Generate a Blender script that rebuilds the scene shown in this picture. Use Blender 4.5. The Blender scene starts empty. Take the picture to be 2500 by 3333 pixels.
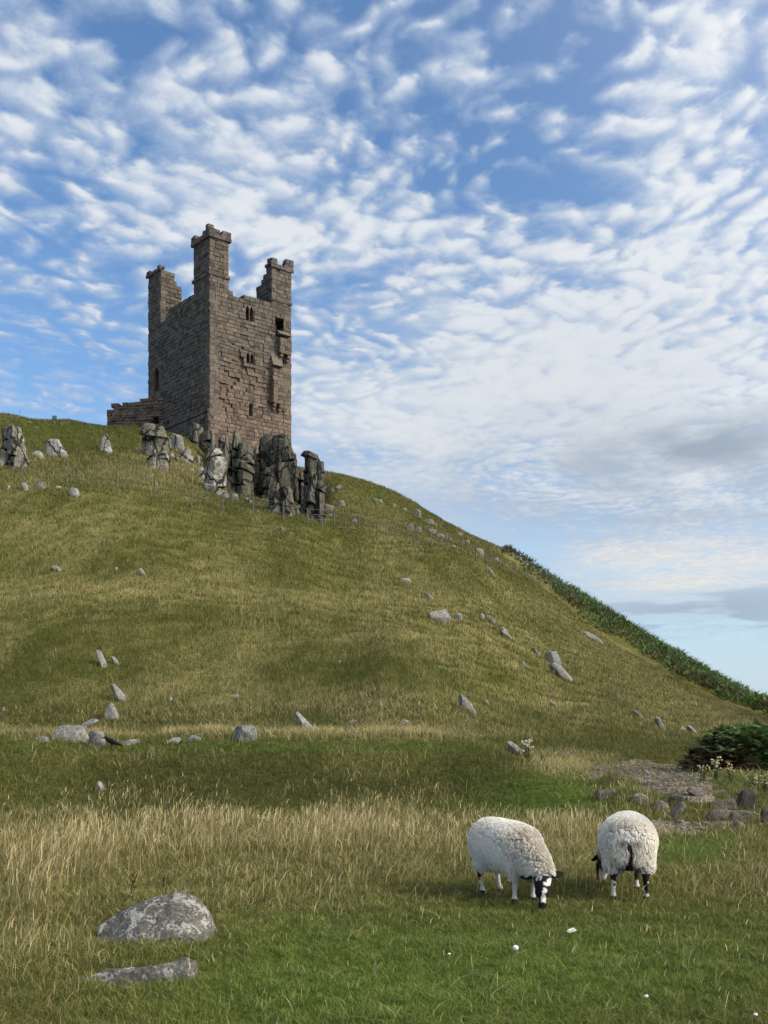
import bpy, bmesh, math, random
import numpy as np
from mathutils import Vector, Matrix, Euler

S = bpy.context.scene
COL = S.collection
R = math.radians
F, HY, CX, CZ = 3400.0, 2300.0, 1250.0, 1.7      # focal length and horizon of the photograph in its own pixels, eye height

# ------------------------------------------------------------------ camera
cam_d = bpy.data.cameras.new("camera")
cam = bpy.data.objects.new("camera", cam_d); COL.objects.link(cam)
cam.location = (0, 0, CZ); cam.rotation_euler = (R(90), 0, 0)
cam_d.sensor_fit = 'VERTICAL'; cam_d.sensor_height = 24.0
cam_d.lens = 24.0 * F / 3333.0
cam_d.shift_y = (HY - 1666.5) / 3333.0
cam_d.clip_start = 0.1; cam_d.clip_end = 60000
S.camera = cam

# ------------------------------------------------------------------ view
S.view_settings.view_transform = 'Standard'; S.view_settings.look = 'None'
S.view_settings.exposure = 0.92; S.view_settings.gamma = 1.0
S.cycles.max_bounces = 5; S.cycles.diffuse_bounces = 3; S.cycles.transparent_max_bounces = 4
S.cycles.use_denoising = True

# ------------------------------------------------------------------ node helpers
class G:
    def __init__(s, tree): s.t = tree; s.n = tree.nodes; s.l = tree.links
    def put(s, sock, v):
        if isinstance(v, bpy.types.NodeSocket): s.l.new(v, sock)
        elif v is not None: sock.default_value = v
    def m(s, op, a, b=None, c=None, clamp=False):
        n = s.n.new('ShaderNodeMath'); n.operation = op; n.use_clamp = clamp
        for i, v in enumerate((a, b, c)): s.put(n.inputs[i], v)
        return n.outputs[0]
    def vm(s, op, a, b=None, scale=None):
        n = s.n.new('ShaderNodeVectorMath'); n.operation = op
        s.put(n.inputs[0], a); s.put(n.inputs[1], b)
        if scale is not None: s.put(n.inputs['Scale'], scale)
        return n.outputs['Value'] if op in ('DOT_PRODUCT', 'LENGTH', 'DISTANCE') else n.outputs['Vector']
    def xyz(s, v):
        n = s.n.new('ShaderNodeSeparateXYZ'); s.put(n.inputs[0], v); return n.outputs
    def comb(s, x, y, z):
        n = s.n.new('ShaderNodeCombineXYZ')
        for i, v in enumerate((x, y, z)): s.put(n.inputs[i], v)
        return n.outputs[0]
    def noise(s, v, scale, detail=4, rough=0.5, dist=0.0, lac=2.0):
        n = s.n.new('ShaderNodeTexNoise'); s.put(n.inputs['Vector'], v)
        n.inputs['Scale'].default_value = scale; n.inputs['Detail'].default_value = detail
        n.inputs['Roughness'].default_value = rough; n.inputs['Distortion'].default_value = dist
        n.inputs['Lacunarity'].default_value = lac
        return n.outputs[0]
    def vor(s, v, scale, feature='F1', smooth=None):
        n = s.n.new('ShaderNodeTexVoronoi'); n.feature = feature; s.put(n.inputs['Vector'], v)
        n.inputs['Scale'].default_value = scale
        if smooth is not None: n.inputs['Smoothness'].default_value = smooth
        return n.outputs[0]
    def step(s, v, a, b, lo=0.0, hi=1.0):
        n = s.n.new('ShaderNodeMapRange'); n.interpolation_type = 'SMOOTHSTEP'
        s.put(n.inputs[0], v)
        for i, q in enumerate((a, b, lo, hi)): s.put(n.inputs[i + 1], q)
        return n.outputs[0]
    def mix(s, f, a, b, mode='MIX'):
        n = s.n.new('ShaderNodeMix'); n.data_type = 'RGBA'; n.blend_type = mode
        s.put(n.inputs[0], f); s.put(n.inputs[6], a); s.put(n.inputs[7], b)
        return n.outputs[2]
    def attr(s, name, typ='GEOMETRY'):
        n = s.n.new('ShaderNodeAttribute'); n.attribute_name = name; n.attribute_type = typ; return n
    def bump(s, h, strength, dist):
        n = s.n.new('ShaderNodeBump'); n.inputs['Strength'].default_value = strength
        n.inputs['Distance'].default_value = dist; s.put(n.inputs['Height'], h); return n.outputs[0]

def c4(c): return (c[0], c[1], c[2], 1.0)

# ------------------------------------------------------------------ sun and sky
SUN_EL, SUN_AZ = R(34), R(108)         # azimuth clockwise from +Y (the viewing direction): to the right, a little behind
sd = Vector((math.sin(SUN_AZ) * math.cos(SUN_EL), math.cos(SUN_AZ) * math.cos(SUN_EL), math.sin(SUN_EL)))
sun_d = bpy.data.lights.new("sun", 'SUN'); sun_d.energy = 1.5; sun_d.angle = R(11); sun_d.color = (1.0, 0.92, 0.80)
sun = bpy.data.objects.new("sun", sun_d); COL.objects.link(sun)
sun.rotation_euler = (-sd).to_track_quat('-Z', 'Y').to_euler(); sun.location = (60, -20, 60)

W = bpy.data.worlds.new("World"); S.world = W; W.use_nodes = True
W.node_tree.nodes.clear(); g = G(W.node_tree)
sky = g.n.new('ShaderNodeTexSky'); sky.sky_type = 'NISHITA'; sky.sun_disc = False
sky.sun_elevation = SUN_EL; sky.sun_rotation = SUN_AZ; sky.air_density = 1.0; sky.dust_density = 0.6; sky.ozone_density = 2.0
d = g.n.new('ShaderNodeTexCoord').outputs['Generated']
X, Y, Z = g.xyz(d)[0:3]
zz = g.m('MAXIMUM', Z, 0.012)
el = g.m('DIVIDE', Z, g.m('MAXIMUM', g.m('SQRT', g.m('ADD', g.m('MULTIPLY', X, X), g.m('MULTIPLY', Y, Y))), 0.001))
az = g.m('ARCTAN2', X, Y)
den = g.m('ADD', zz, 0.045)
P = g.comb(g.m('DIVIDE', X, den), g.m('DIVIDE', Y, den), 0.0)           # the cloud layer as a plane overhead
warp = g.noise(P, 1.6, 3, 0.5)
P1 = g.vm('ADD', P, g.comb(g.m('MULTIPLY', warp, 0.18), g.m('MULTIPLY', warp, -0.14), 0.0))
# streets of small clouds run obliquely across the view
Pr = g.n.new('ShaderNodeMapping'); g.put(Pr.inputs['Vector'], P1); Pr.inputs['Rotation'].default_value = (0, 0, R(-32)); Pr.inputs['Scale'].default_value = (1.0, 0.8, 1)
PR = Pr.outputs[0]
n_big = g.noise(PR, 2.3, 4, 0.55)
n_mid = g.noise(PR, 18.0, 4, 0.5, 0.15)
n_cell = g.vor(g.vm('ADD', PR, g.comb(g.m('MULTIPLY', warp, 0.5), g.m('MULTIPLY', n_mid, 0.10), 0.0)), 21.0, 'SMOOTH_F1', 0.75)
n_fine = g.noise(PR, 52.0, 6, 0.66, 0.2)
def blob(a, e, ra, re, amp):
    """a soft region of more (or less) cloud round azimuth a and slope e"""
    q = g.m('ADD', g.m('POWER', g.m('DIVIDE', g.m('SUBTRACT', az, a), ra), 2.0), g.m('POWER', g.m('DIVIDE', g.m('SUBTRACT', el, e), re), 2.0))
    return g.m('MULTIPLY', g.m('EXPONENT', g.m('MULTIPLY', q, -1.0)), amp)
def pxb(px, py, rx, ry, amp):
    a = math.atan((px - CX) / F); return blob(a, (HY - py) / F * math.cos(a), rx / F, ry / F, amp)
SKYBLOBS = [(1650, 540, 330, 150, -0.16), (1900, 120, 240, 200, -0.20), (1300, 80, 300, 200, -0.06), (2330, 430, 300, 330, 0.22), (1650, 270, 330, 110, 0.12),
            (150, 1180, 380, 170, -0.16), (500, 560, 700, 240, 0.12), (1100, 760, 900, 150, 0.16), (2000, 1050, 900, 330, 0.30), (1500, 1400, 700, 250, 0.22),
            (300, 280, 520, 300, 0.10), (2250, 1500, 420, 300, 0.30), (2300, 1880, 500, 140, 0.16), (2350, 2200, 500, 110, -0.35), (140, 640, 260, 130, -0.08)]
bias = None
for bl in SKYBLOBS:
    v = pxb(*bl); bias = v if bias is None else g.m('ADD', bias, v)
dens = g.m('ADD', g.m('MULTIPLY', n_mid, g.step(el, 0.08, 0.34, 0.42, 0.62)), g.m('MULTIPLY', n_fine, 0.24))
dens = g.m('ADD', dens, g.m('MULTIPLY', n_big, 0.62))
dens = g.m('SUBTRACT', dens, g.m('MULTIPLY', g.m('SUBTRACT', n_cell, 0.42), g.step(el, 0.10, 0.40, 0.16, 0.72)))
dens = g.m('SUBTRACT', dens, 0.33)
dens = g.m('ADD', dens, bias)
cover = g.step(dens, 0.17, 0.66)
thick = g.step(dens, 0.40, 0.85)
shade = g.noise(PR, 3.2, 4, 0.55)
ccol = g.mix(thick, c4((2.6, 3.2, 4.15)), c4((4.6, 4.8, 5.0)))
grey = g.m('MULTIPLY', g.step(shade, 0.46, 0.66), g.step(el, 0.36, 0.20))
grey = g.m('MULTIPLY', grey, g.step(az, -0.10, 0.25))
ccol = g.mix(g.m('MULTIPLY', grey, 0.55), ccol, c4((2.1, 2.6, 3.3)))
warm = g.m('MULTIPLY', pxb(2200, 1850, 420, 110, 1.0), 0.75)
ccol = g.mix(warm, ccol, c4((5.4, 4.95, 4.3)))
skyc = g.mix(1.0, sky.outputs[0], c4((0.74, 0.91, 1.04)), 'MULTIPLY')
hz = g.step(el, 0.30, 0.0)
skyc = g.mix(g.m('MULTIPLY', hz, 0.72), skyc, c4((3.3, 4.05, 4.85)))
full = g.mix(g.m('MULTIPLY', cover, 0.94), skyc, ccol)
veil = g.m('ADD', pxb(1950, 1250, 900, 330, 0.75), pxb(1300, 1500, 500, 200, 0.45))
vn_ = g.noise(g.comb(g.m('MULTIPLY', az, 9.0), g.m('MULTIPLY', el, 26.0), 7.7), 1.0, 5, 0.55)
full = g.mix(g.m('MULTIPLY', veil, g.step(vn_, 0.25, 0.65)), full, g.mix(g.step(vn_, 0.35, 0.62), c4((2.8, 3.3, 3.9)), c4((4.1, 4.35, 4.6))))
bank = g.m('MULTIPLY', g.m('ADD', pxb(2260, 1440, 380, 85, 1.2), pxb(2050, 1590, 650, 110, 0.75)), g.step(vn_, 0.30, 0.62))
full = g.mix(g.m('MULTIPLY', bank, 0.8), full, c4((2.0, 2.42, 2.95)))
# a few flat grey lens clouds low on the right
PL = g.comb(g.m('MULTIPLY', az, 9.0), g.m('MULTIPLY', el, 62.0), 3.3)
lens = g.step(g.m('ADD', g.noise(PL, 1.0, 3, 0.45), pxb(2330, 1985, 420, 60, 0.26)), 0.60, 0.70)
full = g.mix(g.m('MULTIPLY', lens, g.m('MULTIPLY', pxb(2330, 1990, 450, 100, 1.0), 0.9)), full, c4((2.2, 2.75, 3.4)))
# glow added to the unseen sky round the sun, to brighten the ground
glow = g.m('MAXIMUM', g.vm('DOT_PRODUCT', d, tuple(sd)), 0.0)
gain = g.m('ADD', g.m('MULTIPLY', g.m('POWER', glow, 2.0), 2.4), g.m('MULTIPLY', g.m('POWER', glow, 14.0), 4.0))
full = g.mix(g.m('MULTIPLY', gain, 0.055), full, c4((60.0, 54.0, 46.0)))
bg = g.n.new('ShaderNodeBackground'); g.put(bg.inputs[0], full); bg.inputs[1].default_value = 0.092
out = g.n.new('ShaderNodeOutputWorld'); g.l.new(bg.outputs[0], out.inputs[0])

# ------------------------------------------------------------------ materials
def mat(name, rough=0.9, spec=0.2):
    m = bpy.data.materials.new(name); m.use_nodes = True
    gg = G(m.node_tree); b = m.node_tree.nodes['Principled BSDF']
    b.inputs['Roughness'].default_value = rough; b.inputs['Specular IOR Level'].default_value = spec
    return m, gg, b
def objpos(gg): return gg.n.new('ShaderNodeTexCoord').outputs['Object']
def wpos(gg): return gg.n.new('ShaderNodeNewGeometry').outputs['Position']

M_ground, q, b = mat('turf_soil', 1.0, 0.05)
p = wpos(q); a = q.attr('col').outputs[0]
nz = q.noise(p, 9.0, 6, 0.7); nz2 = q.noise(p, 1.1, 5, 0.6)
c = q.mix(q.step(nz, 0.35, 0.68), q.mix(1.0, a, c4((0.55, 0.58, 0.5)), 'MULTIPLY'), q.mix(1.0, a, c4((1.35, 1.28, 1.15)), 'MULTIPLY'))
c = q.mix(q.step(nz2, 0.4, 0.65), c, q.mix(1.0, c, c4((0.8, 0.88, 0.75)), 'MULTIPLY'))
q.put(b.inputs['Base Color'], c); q.put(b.inputs['Normal'], q.bump(q.noise(p, 14.0, 5, 0.7), 0.9, 0.06))

def leafmat(name, trans=0.25):
    m, q, b = mat(name, 0.75, 0.15)
    a = q.attr('col').outputs[0]; q.put(b.inputs['Base Color'], a)
    t = q.n.new('ShaderNodeBsdfTranslucent'); q.put(t.inputs[0], a)
    mx = q.n.new('ShaderNodeMixShader'); mx.inputs[0].default_value = trans
    q.l.new(b.outputs[0], mx.inputs[1]); q.l.new(t.outputs[0], mx.inputs[2])
    q.l.new(mx.outputs[0], q.n['Material Output'].inputs[0]); return m
M_grass = leafmat('grass_blade', 0.3); M_fern = leafmat('fern_leaf', 0.2)

M_wall, q, b = mat('old_ashlar', 0.95, 0.1)
p = wpos(q); a = q.attr('col').outputs[0]
n1 = q.noise(p, 1.2, 5, 0.6); n2 = q.noise(p, 6.0, 4, 0.65)
c = q.mix(q.step(n2, 0.3, 0.7), q.mix(1.0, a, c4((0.62, 0.62, 0.64)), 'MULTIPLY'), q.mix(1.0, a, c4((1.25, 1.2, 1.15)), 'MULTIPLY'))
c = q.mix(q.step(n1, 0.52, 0.75, 0.0, 0.7), c, c4((0.075, 0.07, 0.062)))
q.put(b.inputs['Base Color'], c); q.put(b.inputs['Normal'], q.bump(n2, 0.6, 0.08))

def rockmat(name, scale, cracks=False):
    m, q, b = mat(name, 0.92, 0.15)
    p = q.vm('ADD', objpos(q), q.vm('SCALE', q.n.new('ShaderNodeObjectInfo').outputs['Location'], None, 0.37))
    oi = q.n.new('ShaderNodeObjectInfo'); base = oi.outputs['Color']; lich = oi.outputs['Alpha']
    n1 = q.noise(p, 1.6 * scale, 6, 0.62, 0.4); n2 = q.noise(p, 7.0 * scale, 5, 0.7); n3 = q.noise(p, 3.1 * scale, 4, 0.6, 0.8)
    c = q.mix(q.step(n2, 0.3, 0.7), q.mix(1.0, base, c4((0.5, 0.5, 0.5)), 'MULTIPLY'), q.mix(1.0, base, c4((1.3, 1.28, 1.22)), 'MULTIPLY'))
    thr = q.m('SUBTRACT', 0.86, q.m('MULTIPLY', lich, 0.5))
    lm = q.step(q.m('ADD', q.m('MULTIPLY', n1, 0.6), q.m('MULTIPLY', n2, 0.4)), thr, q.m('ADD', thr, 0.07))
    lcol = q.mix(n3, c4((0.27, 0.26, 0.225)), c4((0.52, 0.50, 0.44)))
    c = q.mix(q.m('MULTIPLY', lm, 0.9), c, lcol)
    dk = q.step(q.noise(p, 4.3 * scale, 5, 0.7, 1.0), 0.58, 0.70)
    c = q.mix(q.m('MULTIPLY', dk, 0.6), c, c4((0.07, 0.065, 0.05)))
    hgt = q.m('ADD', n2, q.m('MULTIPLY', n1, 0.6))
    if cracks:
        w_ = q.n.new('ShaderNodeMapping'); q.put(w_.inputs['Vector'], q.vm('ADD', p, q.comb(q.m('MULTIPLY', n2, 0.5), q.m('MULTIPLY', n1, 0.5), q.m('MULTIPLY', n3, 0.9)))); w_.inputs['Scale'].default_value = (0.95, 0.95, 0.42)
        e_ = q.vor(w_.outputs[0], 1.0, 'DISTANCE_TO_EDGE'); ck = q.step(e_, 0.012, 0.055)
        c = q.mix(ck, c4((0.022, 0.020, 0.017)), c); hgt = q.m('ADD', hgt, q.m('MULTIPLY', ck, 1.6))
    q.put(b.inputs['Base Color'], c)
    q.put(b.inputs['Normal'], q.bump(hgt, 0.9, 0.09 / scale)); return m
M_crag = rockmat('weathered_dolerite', 0.55, True); M_rock = rockmat('lichened_boulder', 1.6); M_near = rockmat('lichen_spotted_stone', 6.5)

M_path, q, b = mat('trodden_gravel', 1.0, 0.05); p = wpos(q)
n1 = q.noise(p, 2.2, 5, 0.7); v1 = q.vor(p, 22.0)
c = q.mix(q.step(n1, 0.38, 0.62), c4((0.075, 0.060, 0.042)), c4((0.185, 0.155, 0.12)))
c = q.mix(q.step(v1, 0.1, 0.6), c, q.mix(1.0, c, c4((1.5, 1.45, 1.4)), 'MULTIPLY'))
q.put(b.inputs['Base Color'], c); q.put(b.inputs['Normal'], q.bump(v1, 0.8, 0.05))

def plain(name, c, rough=0.8, var=0.35, scale=20.0, attr=False):
    m, q, b = mat(name, rough, 0.2)
    n1 = q.noise(objpos(q), scale, 4, 0.6)
    base = q.attr('col').outputs[0] if attr else c4(c)
    lo = q.mix(1.0, base, c4((1 - var,) * 3), 'MULTIPLY'); hi = q.mix(1.0, base, c4((1 + var,) * 3), 'MULTIPLY')
    q.put(b.inputs['Base Color'], q.mix(q.step(n1, 0.3, 0.7), lo, hi)); return m
M_gravel = plain('loose_stone', None, 0.9, 0.3, 40, True)
M_wood = plain('weathered_timber', (0.14, 0.12, 0.095), 0.9, 0.4, 8)
M_wire = plain('galvanised_wire', (0.16, 0.16, 0.16), 0.6, 0.2, 8)
M_sign = plain('painted_sign', (0.03, 0.06, 0.07), 0.5, 0.15, 6)
M_signface = plain('sign_print', (0.10, 0.16, 0.18), 0.5, 0.3, 12)
M_skin = plain('short_hair', None, 0.85, 0.12, 60, True)
M_wool = leafmat('wool', 0.35); M_wool.node_tree.nodes['Principled BSDF'].inputs['Roughness'].default_value = 1.0
M_hoof = plain('hoof_horn', (0.03, 0.024, 0.02), 0.6, 0.3, 40)
M_eye = plain('eye', (0.02, 0.015, 0.01), 0.15, 0.1, 40)
M_crow = plain('black_feather', (0.008, 0.008, 0.01), 0.45, 0.3, 20)
M_stem = plain('dead_stem', (0.06, 0.035, 0.02), 0.9, 0.4, 30)
M_white = plain('pale_fluff', (0.72, 0.70, 0.64), 0.95, 0.12, 60)
M_dark = plain('interior_shade_paint', (0.02, 0.018, 0.016), 1.0, 0.2, 4)  # near-black that paints in the shade of the interiors
M_sea, q, b = mat('sea_water', 0.25, 0.4); b.inputs['Base Color'].default_value = (0.05, 0.10, 0.13, 1)
q.put(b.inputs['Normal'], q.bump(q.noise(wpos(q), 0.4, 4, 0.6), 0.3, 0.5))

# ------------------------------------------------------------------ object helpers
def tag(o, label=None, cat=None, group=None, kind=None):
    for k, v in (('label', label), ('category', cat), ('group', group), ('kind', kind)):
        if v: o[k] = v
    return o
def mk(name, V, Fc, m, parent=None, loc=None, rot=None, col=None, smooth=False):
    me = bpy.data.meshes.new(name)
    V = np.asarray(V, dtype=np.float32)
    if isinstance(Fc, np.ndarray):
        nf, k = Fc.shape
        me.vertices.add(len(V)); me.vertices.foreach_set('co', V.ravel())
        me.loops.add(nf * k); me.loops.foreach_set('vertex_index', Fc.astype(np.int32).ravel())
        me.polygons.add(nf); me.polygons.foreach_set('loop_start', np.arange(0, nf * k, k, dtype=np.int32))
        me.polygons.foreach_set('loop_total', np.full(nf, k, dtype=np.int32))
        me.update(calc_edges=True)
    else:
        me.from_pydata(V.tolist(), [], Fc)
    if col is not None:
        at_ = me.attributes.new('col', 'FLOAT_COLOR', 'POINT')
        c = np.ones((len(V), 4), np.float32); c[:, :3] = col; at_.data.foreach_set('color', c.ravel())
    me.polygons.foreach_set('use_smooth', np.full(len(me.polygons), smooth, dtype=bool))
    me.materials.append(m); me.update()
    o = bpy.data.objects.new(name, me); COL.objects.link(o)
    if parent: o.parent = parent
    if loc is not None: o.location = loc
    if rot is not None: o.rotation_euler = rot
    return o
def empty(name, loc, rz=0.0):
    o = bpy.data.objects.new(name, None); COL.objects.link(o); o.location = loc; o.rotation_euler = (0, 0, rz); o.empty_display_size = 0.2
    return o
class Acc:
    """collects pieces of one mesh"""
    def __init__(s): s.V = []; s.F = []; s.C = []; s.n = 0
    def add(s, V, Fc, c=None):
        V = np.asarray(V, float); s.V.append(V)
        s.F += [tuple(i + s.n for i in f) for f in Fc]; s.n += len(V)
        s.C.append(np.tile(np.asarray(c if c is not None else (0.5, 0.5, 0.5), float), (len(V), 1)) if np.ndim(c) < 2 else np.asarray(c, float))
    def box(s, o, ax, ay, az_, c=None):
        o, ax, ay, az_ = (np.asarray(q, float) for q in (o, ax, ay, az_))
        V = [o, o + ax, o + ax + ay, o + ay]; V = V + [v + az_ for v in V]
        s.add(V, [(3, 2, 1, 0), (4, 5, 6, 7), (0, 1, 5, 4), (1, 2, 6, 5), (2, 3, 7, 6), (3, 0, 4, 7)], c)
    def tube(s, pts, rad, k=6, c=None, cap=True):
        pts = [Vector(q) for q in pts]; V = []; Fc = []
        for i, q in enumerate(pts):
            t = (pts[min(i + 1, len(pts) - 1)] - pts[max(i - 1, 0)]).normalized()
            u = t.cross(Vector((0, 0, 1)) if abs(t.z) < 0.9 else Vector((0, 1, 0))).normalized(); w = u.cross(t)
            r = rad[i] if hasattr(rad, '__len__') else rad
            ru, rw = r if hasattr(r, '__len__') else (r, r)
            for j in range(k):
                a = 2 * math.pi * j / k; V.append(tuple(q + u * (math.cos(a) * ru) + w * (math.sin(a) * rw)))
        for i in range(len(pts) - 1):
            for j in range(k):
                Fc.append((i * k + j, i * k + (j + 1) % k, (i + 1) * k + (j + 1) % k, (i + 1) * k + j))
        if cap: Fc += [tuple(range(k))[::-1], tuple(range((len(pts) - 1) * k, len(pts) * k))]
        s.add(V, Fc, c)
    def out(s, name, m, parent=None, loc=None, rot=None, smooth=False):
        return mk(name, np.concatenate(s.V), s.F, m, parent, loc, rot, np.concatenate(s.C), smooth)

# ------------------------------------------------------------------ numeric noise
def _h(ix, iy, s):
    n = (ix.astype(np.int64) * 374761393 + iy.astype(np.int64) * 668265263 + s * 1442695041) & 0x7fffffff
    n = ((n ^ (n >> 13)) * 1274126177) & 0x7fffffff
    return ((n ^ (n >> 16)) & 0xffff) / 65535.0
def vn(x, y, s=0):
    x = np.asarray(x, float); y = np.asarray(y, float)
    ix = np.floor(x); iy = np.floor(y); fx = x - ix; fy = y - iy
    fx = fx * fx * (3 - 2 * fx); fy = fy * fy * (3 - 2 * fy)
    a, b, c, d_ = _h(ix, iy, s), _h(ix + 1, iy, s), _h(ix, iy + 1, s), _h(ix + 1, iy + 1, s)
    return (a * (1 - fx) + b * fx) * (1 - fy) + (c * (1 - fx) + d_ * fx) * fy
def fbm(x, y, s=0, o=4, gain=0.5):
    t = 0; amp = 1; tot = 0
    for i in range(o):
        t = t + vn(np.asarray(x) * 2 ** i + i * 17.3, np.asarray(y) * 2 ** i - i * 9.1, s + i) * amp; tot += amp; amp *= gain
    return t / tot
def n3(V, sc, s):
    return (fbm(V[:, 0] * sc + V[:, 2] * sc * 0.73, V[:, 1] * sc - V[:, 2] * sc * 0.61, s, 3) + fbm(V[:, 2] * sc + 5, V[:, 0] * sc * 0.8 + V[:, 1] * sc * 0.5, s + 9, 3)) - 1.0
def sstep(x, a, b):
    t = np.clip((np.asarray(x, float) - a) / (b - a), 0, 1); return t * t * (3 - 2 * t)

# ------------------------------------------------------------------ terrain
def pchip(x, y, q):
    x = np.asarray(x, float); y = np.asarray(y, float); h = np.diff(x); dl = np.diff(y) / h
    m = np.zeros_like(y)
    for i in range(1, len(x) - 1):
        if dl[i - 1] * dl[i] > 0:
            w1 = 2 * h[i] + h[i - 1]; w2 = h[i] + 2 * h[i - 1]; m[i] = (w1 + w2) / (w1 / dl[i - 1] + w2 / dl[i])
    m[0], m[-1] = dl[0], dl[-1]
    q = np.clip(q, x[0], x[-1]); k = np.clip(np.searchsorted(x, q) - 1, 0, len(x) - 2); t = (q - x[k]) / h[k]
    return (2 * t**3 - 3 * t**2 + 1) * y[k] + (t**3 - 2 * t**2 + t) * h[k] * m[k] + (-2 * t**3 + 3 * t**2) * y[k + 1] + (t**3 - t**2) * h[k] * m[k + 1]
PROF = {
 -900: [(16,0),(24,.55),(33,.75),(46,5.65),(62,15.0),(78,22.2),(92,26.5),(110,28),(160,28)],
 0: [(16,0),(24,.55),(33,.75),(48,5.65),(66,15.9),(80,22.2),(92,27.3),(110,28.5),(160,28)],
 200: [(16,0),(24,.55),(33,.77),(50,6.55),(67,15.9),(85,22.9),(98,28.4),(112,29),(160,28.5)],
 400: [(16,0),(24,.55),(34,.75),(50,6.4),(69,16.1),(90,24.2),(106,29.8),(116,30.2),(160,30)],
 600: [(16,0),(24,.55),(33,.78),(50,6.1),(71,15.9),(90,22.9),(97,26.6),(104,28.4),(115,29.5),(160,29)],
 720: [(16,0),(24,.55),(32,.76),(50,5.8),(73,15.9),(86,19.5),(92,20.9),(96,22.0),(100,26.2),(103,27.4),(115,28.5),(160,28)],
 850: [(16,0),(24,.55),(32,.76),(50,5.5),(75,16.1),(88,19.0),(92.5,19.8),(97,21.0),(101,25.6),(104,26.6),(115,27.5),(160,26)],
 1000: [(16,0),(24,.55),(31,.75),(50,5.5),(77,16.0),(88,18.1),(95,19.2),(99,20.6),(103,24.6),(107,25.8),(118,26),(160,22)],
 1100: [(16,0),(24,.52),(31,.74),(50,5.3),(79,15.6),(92,19.3),(105,24.9),(112,25.6),(130,24),(170,16)],
 1250: [(16,0),(24,.48),(30,.7),(45,4.1),(65,9.5),(82,15.3),(95,19.6),(108,24.0),(118,24.0),(135,21),(180,12)],
 1500: [(16,0),(24,.2),(30,.4),(45,3.0),(65,8.2),(90,15.9),(103,18.6),(114,20.7),(122,20.6),(140,16),(180,6)],
 1650: [(16,0),(24,.08),(30,.2),(45,2.0),(65,6.5),(98,14.7),(108,16.6),(116,18.9),(124,18.8),(140,14),(180,2)],
 1800: [(16,0),(24,0.02),(30,.1),(45,1.3),(65,4.8),(85,8.7),(106,13.0),(118,15.8),(126,15.6),(145,10),(180,0)],
 2000: [(16,0),(24,0),(30,0.03),(40,.45),(60,2.7),(85,6.0),(96,7.7),(115,11.2),(124,11),(145,6),(180,-3)],
 2250: [(16,0),(24,0),(30,.05),(45,.35),(60,1.2),(76,2.7),(90,4.3),(105,5.6),(115,5.2),(140,0),(180,-6)],
 2500: [(16,0),(24,.05),(35,.4),(45,.6),(58,.95),(75,1.25),(95,1.5),(105,1.0),(140,-4),(180,-8)],
 3000: [(16,0),(24,0),(40,.2),(58,.2),(80,0),(95,-.8),(140,-6),(180,-10)],
 3600: [(16,0),(24,0),(40,.1),(58,0),(80,-.5),(95,-1.5),(140,-7),(180,-11)]}
GY = np.arange(0, 200.01, 0.5); GP = np.arange(-900, 3600.1, 25.0)
_keys = sorted(PROF); _tab = np.array([pchip([0, 12] + [a for a, _ in PROF[k]], [0, 0] + [b_ for _, b_ in PROF[k]], GY) for k in _keys])
GRID = np.array([pchip(_keys, _tab[:, j], GP) for j in range(len(GY))]).T
def hz0(X, Y):
    X = np.asarray(X, float); Y = np.asarray(Y, float); Yc = np.maximum(Y, 4.0)
    p = np.clip((CX + F * X / Yc + 900) / 25.0, 0, len(GP) - 1.001); y = np.clip(Y / 0.5, 0, len(GY) - 1.001)
    i = p.astype(int); j = y.astype(int); a = p - i; b_ = y - j
    z = (GRID[i, j] * (1 - a) + GRID[i + 1, j] * a) * (1 - b_) + (GRID[i, j + 1] * (1 - a) + GRID[i + 1, j + 1] * a) * b_
    return z - np.maximum(Y - 160, 0) * 0.22
def hz(X, Y):
    X = np.asarray(X, float); Y = np.asarray(Y, float)
    z = hz0(X, Y)
    # the grassy bank in the middle distance, ending on the right before the path
    yc = 21.0 - 1.15 * np.maximum(X - 1.2, 0) + 0.25 * np.sin(X * 0.9); dd = Y - yc
    A = 0.74 * (1 - sstep(X, 2.3, 4.3)) + 0.14 * np.exp(-((X - 1.2) / 1.2) ** 2)
    A = A * (0.86 + 0.30 * vn(X * 0.45, 1.5, 23)) - 0.16 * np.exp(-((X + 5.2) / 0.9) ** 2)
    z = z + A * np.where(dd < 0, sstep(dd, -4.2, 0.6), 1 - 1.0 * sstep(dd, 0.6, 6.0))
    # the step up where the path climbs over stones
    st = sstep(CX + F * X / np.maximum(Y, 5), 1930, 2040)
    z = z + 0.26 * st * sstep(Y, 15.7, 16.8) * (1 - sstep(Y, 20, 31))
    far = sstep(Y, 22, 45)
    z = z + (fbm(X * 0.9, Y * 0.9, 3) - 0.5) * (0.10 + 0.10 * far) + (fbm(X * 0.16, Y * 0.16, 11, 3) - 0.5) * 0.45 * far
    tz = z / 0.85 + (fbm(X * .13, Y * .13, 61, 4) - .5) * 8; tw = sstep(Y, 36, 50) * (1 - sstep(Y, 90, 100)) * sstep(fbm(X * .13 + 4, Y * .13, 62, 3), .40, .58)
    z = z + np.sin(tz * 6.283) * .055 * tw + (fbm(X * 3.1, Y * 3.1, 21, 3) - 0.5) * 0.06
    return z
def at(px, py, lo=4.5):
    """the ground point seen at a pixel of the photograph"""
    Yq = np.arange(lo, 175, 0.05); hx = hz((px - CX) / F * Yq, Yq); rz = CZ + (HY - py) / F * Yq
    k = np.nonzero(hx >= rz)[0]
    if len(k) == 0:
        k = [int(np.argmin(np.where(Yq > 60, rz - hx, 1e9)))]
    Yv = float(Yq[k[0]]); Xv = (px - CX) / F * Yv
    return Vector((Xv, Yv, float(hz(Xv, Yv))))
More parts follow.
